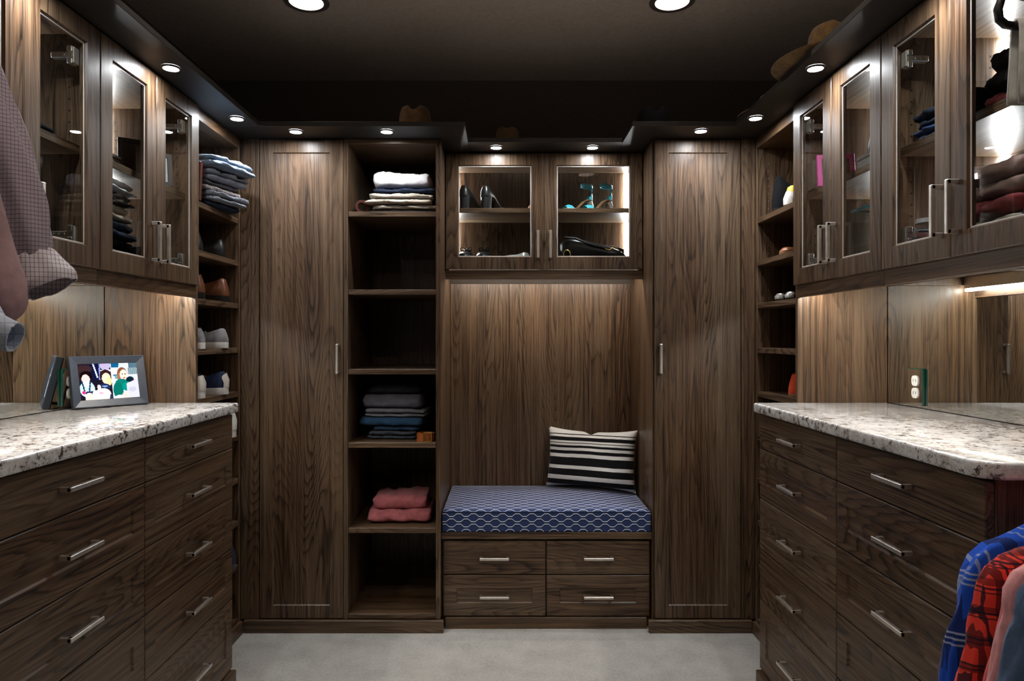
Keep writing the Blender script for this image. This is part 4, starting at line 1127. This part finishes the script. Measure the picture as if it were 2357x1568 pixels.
photo_frame('small dark framed snapshot on the upper shelf behind the left glass', -1.215, 2.385, US, .105, .125, math.radians(38), 'blackplastic', 'photo')
block('wooden_box', 'honey brown wooden box on the upper shelf behind left glass', 'box', -1.30, 2.13, US, .16, .11, .055, 'boxwood', rot=PI / 2, lid='boxwood')
photo_frame('black picture frame beside the honey wooden box', -1.215, 2.245, US, .10, .13, math.radians(35), 'blackplastic', 'taupe')
zz = UF
for nm, lb, mt, w, d, h in (('folded_trousers', 'black folded trousers, lowest behind the second left glass door', 'black', .25, .27, .06), ('folded_trousers', 'navy folded trousers behind the second left glass door', 'navy', .25, .27, .055),
                            ('folded_jumper', 'soft cream folded jumper behind the second left glass door', 'beige2', .22, .25, .05), ('folded_jumper', 'black folded jumper under the pale grey top', 'black', .23, .26, .035),
                            ('folded_blouse', 'pale grey folded top, uppermost behind the second left glass door', 'softwhite', .25, .27, .038)):
    folded(nm, lb, 'folded clothes behind the left glass doors', mt, -1.315, 2.09, zz, w, d, h, PI / 2 + .1, 2, 3, .25, cat='folded clothes'); zz += h + .001
folded('beanie', 'dark crumpled cap low behind the first left glass door', None, 'darkgrey', -1.30, 2.385, UF, .16, .20, .07, PI / 2, 2, 2, .4, cat='hat', shrink=.2)
folded('folded_jumper', 'black folded jumper on the shelf behind the hanging checked shirt', 'folded clothes in the near left cabinet', 'black', -1.32, 1.56, US, .25, .26, .075, PI / 2, 2, 1, .3, cat='folded clothes')
folded('folded_trousers', 'charcoal folded trousers on the shelf under the cabinet top at left', 'folded clothes in the near left cabinet', 'darkgrey', -1.35, 1.795, US, .20, .22, .05, PI / 2, 2, 4, .3, cat='folded clothes')
folded('folded_shirt', 'white folded shirt seen behind the third left glass door', 'folded clothes in the near left cabinet', 'softwhite', -1.40, 1.82, UF + .1505, .09, .11, .04, PI / 2, 1, 5, .3, cat='folded clothes')
block('storage_box', 'grey storage box under the white shirt in the near left cabinet', 'box', -1.37, 1.80, UF, .16, .15, .15, 'taupe', rot=PI / 2, lid='taupe')
photo_frame('pink bordered picture frame on the right glass cabinet shelf', 1.165, 2.395, US, .125, .120, math.radians(-12), 'pinkframe', 'taupe')
block('card_box', 'dark brown card box behind the pink picture frame', 'box', 1.145, 2.462, US, .09, .05, .105, 'taupe')
block('shoe_box', 'pale grey box beside the pink frame on the right cabinet shelf', 'box', 1.25, 2.14, US, .20, .19, .060, 'boxgrey', rot=PI / 2, lid='boxgrey')
shoe('flat_shoe', 'black shoe lying on the pale grey box', None, 1.155, 2.17, US + .0605, -RW, L=.22, W=.075, H=.05, upper='blackleather', hs=.012, lining='black')
t = thing('plastic_bin', 'clear plastic bin behind the second right glass door', 'bin', (1.25, 2.16, UF))
part('bin_wall', MB().box((1.15, 2.07, UF + .001), (1.154, 2.26, UF + .17), 0).box((1.154, 2.07, UF + .001), (1.36, 2.074, UF + .17), 0).box((1.154, 2.256, UF + .001), (1.36, 2.26, UF + .17), 0).box((1.356, 2.074, UF + .001), (1.36, 2.256, UF + .17), 0), 'clearbin', t)
part('bin_base', MB().box((1.154, 2.074, UF + .001), (1.356, 2.256, UF + .005), 0), 'clearbin', t)
part('bin_rim', MB().box((1.146, 2.066, UF + .17), (1.364, 2.076, UF + .178), .001).box((1.146, 2.254, UF + .17), (1.364, 2.264, UF + .178), .001).box((1.146, 2.0765, UF + .17), (1.156, 2.2535, UF + .178), .001).box((1.354, 2.0765, UF + .17), (1.364, 2.2535, UF + .178), .001), 'tealcloth', t, label='teal rim')
block('leather_box', 'reddish brown leather box behind the second right glass door', 'box', 1.22, 1.998, UF, .11, .12, .13, 'boxbrown', rot=PI / 2, lid='boxbrown')
zz = US
for nm, lb, mt, h in (('folded_jeans', 'royal blue folded jeans on the shelf of the near right cabinet', 'royal', .032), ('folded_jeans', 'black folded jeans on the royal blue pair', 'navy', .045)):
    folded(nm, lb, 'folded clothes in the near right cabinet', mt, 1.235, 1.775, zz, .22, .24, h, -PI / 2, 2, 2, .3, cat='folded clothes'); zz += h + .001
zz = US
for nm, lb, mt, h in (('folded_blouse', 'dark red folded top under the black coat in the near right cabinet', 'red', .035), ('folded_coat', 'black folded coat heaped on the upper shelf at right edge', 'black', .10)):
    folded(nm, lb, 'folded clothes in the near right cabinet', mt, 1.235, 1.50, zz, .24, .24, h, -PI / 2, 1 if mt == 'red' else 2, 5, .35, cat='folded clothes', shrink=.1); zz += h + .001
zz = UF
for nm, lb, mt, w, h, dx in (('folded_towel', 'pale folded towel lowest in the near right cabinet', 'cream', .28, .035, 0), ('folded_blouse', 'crimson folded top under the pink satin cloth', 'red', .27, .045, 0), ('folded_sheet', 'rumpled pink satin cloth on the pile in near right cabinet', 'pinksatin', .29, .085, .01)):
    folded(nm, lb, 'folded clothes in the near right cabinet', mt, 1.255 + dx, 1.625, zz, w, .27, h, -PI / 2, 2 if mt == 'pinksatin' else 1, 7, .45, cat='folded clothes'); zz += h + .001
zz = UF
for nm, lb, mt, w, h in (('folded_jumper', 'navy folded jumper in front of the pink cloth at right edge', 'navy', .105, .115), ('folded_jumper', 'green folded jumper on the navy one at right edge', 'green', .10, .03)):
    folded(nm, lb, 'folded clothes in the near right cabinet', mt, 1.235, 1.408, zz, w, .25, h, -PI / 2, 2, 6, .35, cat='folded clothes'); zz += h + .001
t = thing('glass_jar', 'clear glass jar on the floor of the near right cabinet', 'jar', (1.13, 1.83, UF + .0006))
part('jar_wall', MB().lathe([(.0, UF + .001), (.034, UF + .001), (.036, UF + .01), (.036, UF + .055), (.032, UF + .062)], 28, (1.135, 1.825, 0)), 'clearbin', t, smooth=True)
part('lid', MB().lathe([(.0335, UF + .0625), (.0335, UF + .074), (.0, UF + .075)], 28, (1.135, 1.825, 0)), 'softwhite', t, smooth=True)
for i, (mt, lb) in enumerate((('navy', 'navy blue book standing at the far end of near right cabinet'), ('boxgrey', 'grey book standing beside the navy one'), ('blue', 'blue book standing nearest the glass jar'))):
    tb = thing('book', lb, 'book', (1.20, 1.90 - i * .019, UF + .0006), group='books in the near right cabinet')
    part('book_cover', MB().box((1.13, 1.8925 - i * .019, UF + .001), (1.26, 1.9085 - i * .019, UF + .060 - .006 * i), .001), mt, tb)
    part('page_block', MB().box((1.132, 1.894 - i * .019, UF + .0585 - .006 * i), (1.262, 1.907 - i * .019, UF + .0605 - .006 * i), 0), 'cream_l', tb)

# ------------------------------------------------------------------ hanging clothes beside the viewer
def rod(side, z, lb):
    x = 1.17 * side - (.03 if side < 0 else 0)
    t = thing('closet_rod', lb, 'rod', (x, .4, z), group='closet rods')
    y1 = 1.294 if side < 0 else 1.329
    part('rod', MB().tube([(x, -.55, z), (x, y1, z)], .014, 16), 'nickel', t, smooth=True)
    for y in (-.55, y1 - .006): part('rod_socket', MB().tube([(x, y, z), (x, y + .006, z)], .024, 18), 'nickel', t, smooth=True)
    return x
def closet_panel(side, z1):
    W = XL + .001 if side < 0 else XR - .001; x0 = -1.02 if side < 0 else 1.02; nm = 'left' if side < 0 else 'right'
    single('closet_divider', MB().box((W, -.58, 0), (x0, -.5625, z1), .001), 'wz', f'upright walnut panel ending the {nm} hanging rods behind the viewer', 'panel', group='closet panels')
closet_panel(-1, ZT); closet_panel(1, ZT)
xl = rod(-1, 1.93, 'upper closet rod holding the checked shirts at left'); xr = rod(1, 1.005, 'lower closet rod holding the flannel shirts at right'); xu = rod(1, 1.955, 'upper closet rod holding the grey trousers at right')

def hanger(x, y, z, hw, lb, mat_='blackplastic', drop=.065):
    t = thing('clothes_hanger', lb, 'hanger', (x, y, z), group='clothes hangers')
    hk = [(x + .0195 * math.cos(a), y, z + .0195 * math.sin(a)) for a in [math.radians(q) for q in range(-30, 211, 20)]]
    hk = hk[::-1]
    hk = [(x - .019, y, z - .006)] + [(x + .0195 * math.cos(a), y, z + .0195 * math.sin(a)) for a in [math.radians(q) for q in range(170, -61, -20)]] + [(x + .002, y, z - .034), (x, y, z - .062)]
    part('hook', MB().tube(hk, .002, 8), 'nickel', t, smooth=True)
    part('arms', MB().tube([(x - hw, y, z - .07 - drop - .03), (x - hw * .6, y, z - .07 - drop * .72), (x, y, z - .062), (x + hw * .6, y, z - .07 - drop * .72), (x + hw, y, z - .07 - drop - .03)], [.004, .005, .005, .005, .004], 10), mat_, t, smooth=True)
    return t
def shirt(name, label, x, y, zr, hw, hem, mat_, sleeve, sr, group, cuff=None, seed=0, aisle=1, other=True, depth=.034, cat='shirt', cufpts=None, cufr=None, sq=.72):
    """a shirt on its hanger; the aisle-side sleeve follows 'sleeve'"""
    t = thing(name, label, cat, (x, y, zr - .06), group=group)
    zt = zr - .062
    rings = []; N = 14
    for i in range(N + 1):
        f = i / N; z = zt + .004 - (zt - hem) * f
        if f < .09: w = .055 + (hw - .055) * (f / .09) ** .8
        else: w = hw * (1 - .06 * min(1, (f - .09) * 4))
        z_ = z if f > .09 else zt + .004 - .095 * (f / .09)
        dpt = depth * (.75 + .25 * min(1, f * 5))
        ring = []
        for j in range(36):
            a = 2 * PI * j / 36; c, s = math.cos(a), math.sin(a)
            fo = 1 + .35 * noise.noise(Vector((c * 3 + seed, f * 1.5, s))) * min(1, max(0, f - .15) * 4)
            ring.append(Vector((x + c * w, y + math.copysign(abs(s) ** .8, s) * dpt * fo + .012 * noise.noise(Vector((c * 4 + seed, f * 2, 3))) * max(0, f - .2), z_ if f <= .09 else z)))
        rings.append(ring)
    part('shirt_body', MB().grid(rings, True, False), mat_, t, smooth='all')
    n = 22
    def smooth_path(pts, rs):
        out, rr = [], []
        for i in range(n + 1):
            f = i / n * (len(pts) - 1); k = min(int(f), len(pts) - 2); g = f - k
            p0, p1, p2, p3 = (Vector(pts[max(k - 1, 0)]), Vector(pts[k]), Vector(pts[k + 1]), Vector(pts[min(k + 2, len(pts) - 1)]))
            out.append(.5 * ((2 * p1) + (p2 - p0) * g + (2 * p0 - 5 * p1 + 4 * p2 - p3) * g * g + (3 * p1 - p0 - 3 * p2 + p3) * g ** 3))
            rr.append(rs[k] + (rs[k + 1] - rs[k]) * g)
        return out, rr
    ps, rr = smooth_path(sleeve, sr)
    part('sleeve', MB().tube(ps, rr, 28, True, [q * sq for q in rr], (1, 0, 0), .30, seed, freq=5.0), mat_, t, smooth='all')
    if other:
        om = [(2 * x - q.x, q.y, q.z) for q in ps]
        part('sleeve', MB().tube(om, rr, 20, True, [q * sq * .8 for q in rr], (1, 0, 0), .25, seed + 3, freq=5.0), mat_, t, smooth='all')
    if cuff:
        cp, cr = smooth_path(cufpts, cufr)
        rings = []
        m = MB().tube(cp, cr, 28, False, [q * .8 for q in cr], (1, 0, .2), .22, seed + 5, freq=7.0)
        o = part('cuff', m, cuff, t, smooth='all'); s_ = o.modifiers.new('thickness', 'SOLIDIFY'); s_.thickness = .002
    return t
HG = 'shirts hanging at the left edge'
def pl_(pts, Y): return [tuple(P(a, b_, Y)) for a, b_ in pts]
hanger(xl, 1.235, 1.93, .130, 'hanger of the mauve checked shirt at left')
shirt('checked_shirt', 'mauve checked shirt with pale turned-up cuff at the left edge', xl, 1.235, 1.93, .215, 1.15, 'sleeve',
      [(-.985, 1.235, 1.79), *pl_([(-62, 200), (-6, 330), (28, 440), (54, 540), (70, 608)], 1.235)], [.050, .056, .050, .049, .045, .034], HG, 'cuff', 2.0,
      cufpts=pl_([(72, 590), (88, 622), (104, 650), (112, 666)], 1.235), cufr=[.036, .044, .050, .046])
hanger(xl, 1.135, 1.93, .130, 'hanger of the dusty pink shirt at left')
shirt('pink_shirt', 'dusty pink shirt in front of the mauve checked shirt', xl, 1.135, 1.93, .215, 1.20, 'pinkshirt',
      [(-.995, 1.135, 1.79), *pl_([(-120, 330), (-74, 470), (-42, 590), (-14, 670), (8, 720), (16, 742)], 1.135)], [.050, .052, .048, .046, .045, .034, .012], HG, None, 5.0)
hanger(xl, 1.045, 1.93, .130, 'hanger of the pale blue checked shirt at left')
shirt('blue_shirt', 'pale blue checked shirt, only its cuff in view at left edge', xl, 1.045, 1.93, .215, 1.22, 'bluecheck',
      [(-1.0, 1.045, 1.79), *pl_([(-190, 400), (-130, 560), (-75, 690), (-20, 765)], 1.045)], [.050, .050, .044, .036, .028], HG, 'bluecheck', 8.0,
      cufpts=pl_([(-30, 748), (-5, 760), (18, 770), (36, 776)], 1.045), cufr=[.028, .026, .025, .023])
RG = 'shirts hanging at the lower right edge'
for i, (nm, lb, mt, y, sx, hem, pts, rad) in enumerate((
        ('flannel_shirt', 'royal blue plaid flannel shirt with white lines at lower right', 'blueplaid', 1.262, .215, .25, [(2292, 1300), (2262, 1400), (2232, 1490), (2216, 1580), (2205, 1700)], [.046, .043, .044, .044, .042, .036]),
        ('flannel_shirt', 'red and black plaid flannel shirt at lower right', 'redplaid', 1.198, .205, .25, [(2318, 1330), (2292, 1410), (2268, 1500), (2244, 1600), (2230, 1720)], [.040, .038, .038, .038, .036, .034]),
        ('red_shirt', 'coral red shirt behind the pink one at lower right', 'coral', 1.142, .19, .26, [(2372, 1340), (2345, 1430), (2325, 1520), (2302, 1620), (2290, 1720)], [.034, .032, .030, .030, .030, .030]),
        ('pink_shirt', 'salmon pink shirt in front of the red shirts at lower right', 'salmon', 1.096, .19, .26, [(2380, 1345), (2352, 1430), (2330, 1520), (2308, 1620), (2296, 1720)], [.034, .032, .031, .031, .031, .031]),
        ('denim_shirt', 'dark denim blue shirt at the lower right corner', 'denim', 1.035, .19, .26, [(2440, 1365), (2410, 1450), (2380, 1540), (2345, 1640), (2330, 1740)], [.042, .042, .044, .046, .046, .044]))):
    hanger(xr, y, 1.005, .135, 'hanger of the ' + lb.split(' shirt')[0] + ' shirt')
    shirt(nm, lb, xr, y, 1.005, sx, hem, mt, [(xr - sx + .03, y, .878), *pl_(pts, y)], rad, RG, None, i * 3.0 + 1, aisle=-1, depth=.017, sq=.52)
# open-ended trouser hanger with trousers over its bar
t = thing('trouser_hanger', 'thick black open-ended hanger at the top right corner', 'hanger', (xu, 1.20, 1.955), group='clothes hangers')
yq = 1.20
part('hook', MB().tube([(xu - .019, yq, 1.949)] + [(xu + .0195 * math.cos(a), yq, 1.955 + .0195 * math.sin(a)) for a in [math.radians(q) for q in range(170, -61, -20)]] + [(xu + .002, yq, 1.925), (xu, yq, 1.905)], .002, 8), 'nickel', t, smooth=True)
q = lambda a, b_: tuple(P(a, b_, yq))
part('bar', MB().tube([(xu, yq, 1.905), (xu - .16, yq, 1.885), (xu - .25, yq, 1.868), q(2318, -18), q(2304, -2), q(2297, 22), q(2300, 45), q(2314, 57), q(2335, 60), (xu - .20, yq, 1.818), (xu + .12, yq, 1.818)], .0072, 10), 'blackplastic', t, smooth=True)
t = thing('trousers', 'pale grey trousers folded over the black hanger at top right', 'trousers', (xu, yq, 1.66), group=None)
rings = []
x0 = P(2334, 100, yq).x
for zf in (1.828, 1.834, 1.828, 1.80, 1.76, 1.72, 1.69, 1.679):
    pass
prof = [(-.014, 1.679), (-.016, 1.70), (-.014, 1.76), (-.012, 1.815), (-.008, 1.828), (0, 1.832), (.008, 1.828), (.012, 1.815), (.014, 1.76), (.016, 1.70), (.017, 1.684), (.0125, 1.684), (.011, 1.70), (.0092, 1.76), (.0085, 1.812), (0, 1.8265), (-.0085, 1.812), (-.0092, 1.76), (-.010, 1.70), (-.010, 1.679)]
for i in range(9):
    f = i / 8; xx = x0 + .30 * f
    rings.append([Vector((xx + .006 * noise.noise(Vector((zv * 9, f, 0))), yq + yo + .003 * noise.noise(Vector((f * 5, zv * 6, 2))), zv)) for yo, zv in prof])
part('trouser_cloth', MB().grid(rings, True, True), 'trouser', t, smooth='all')
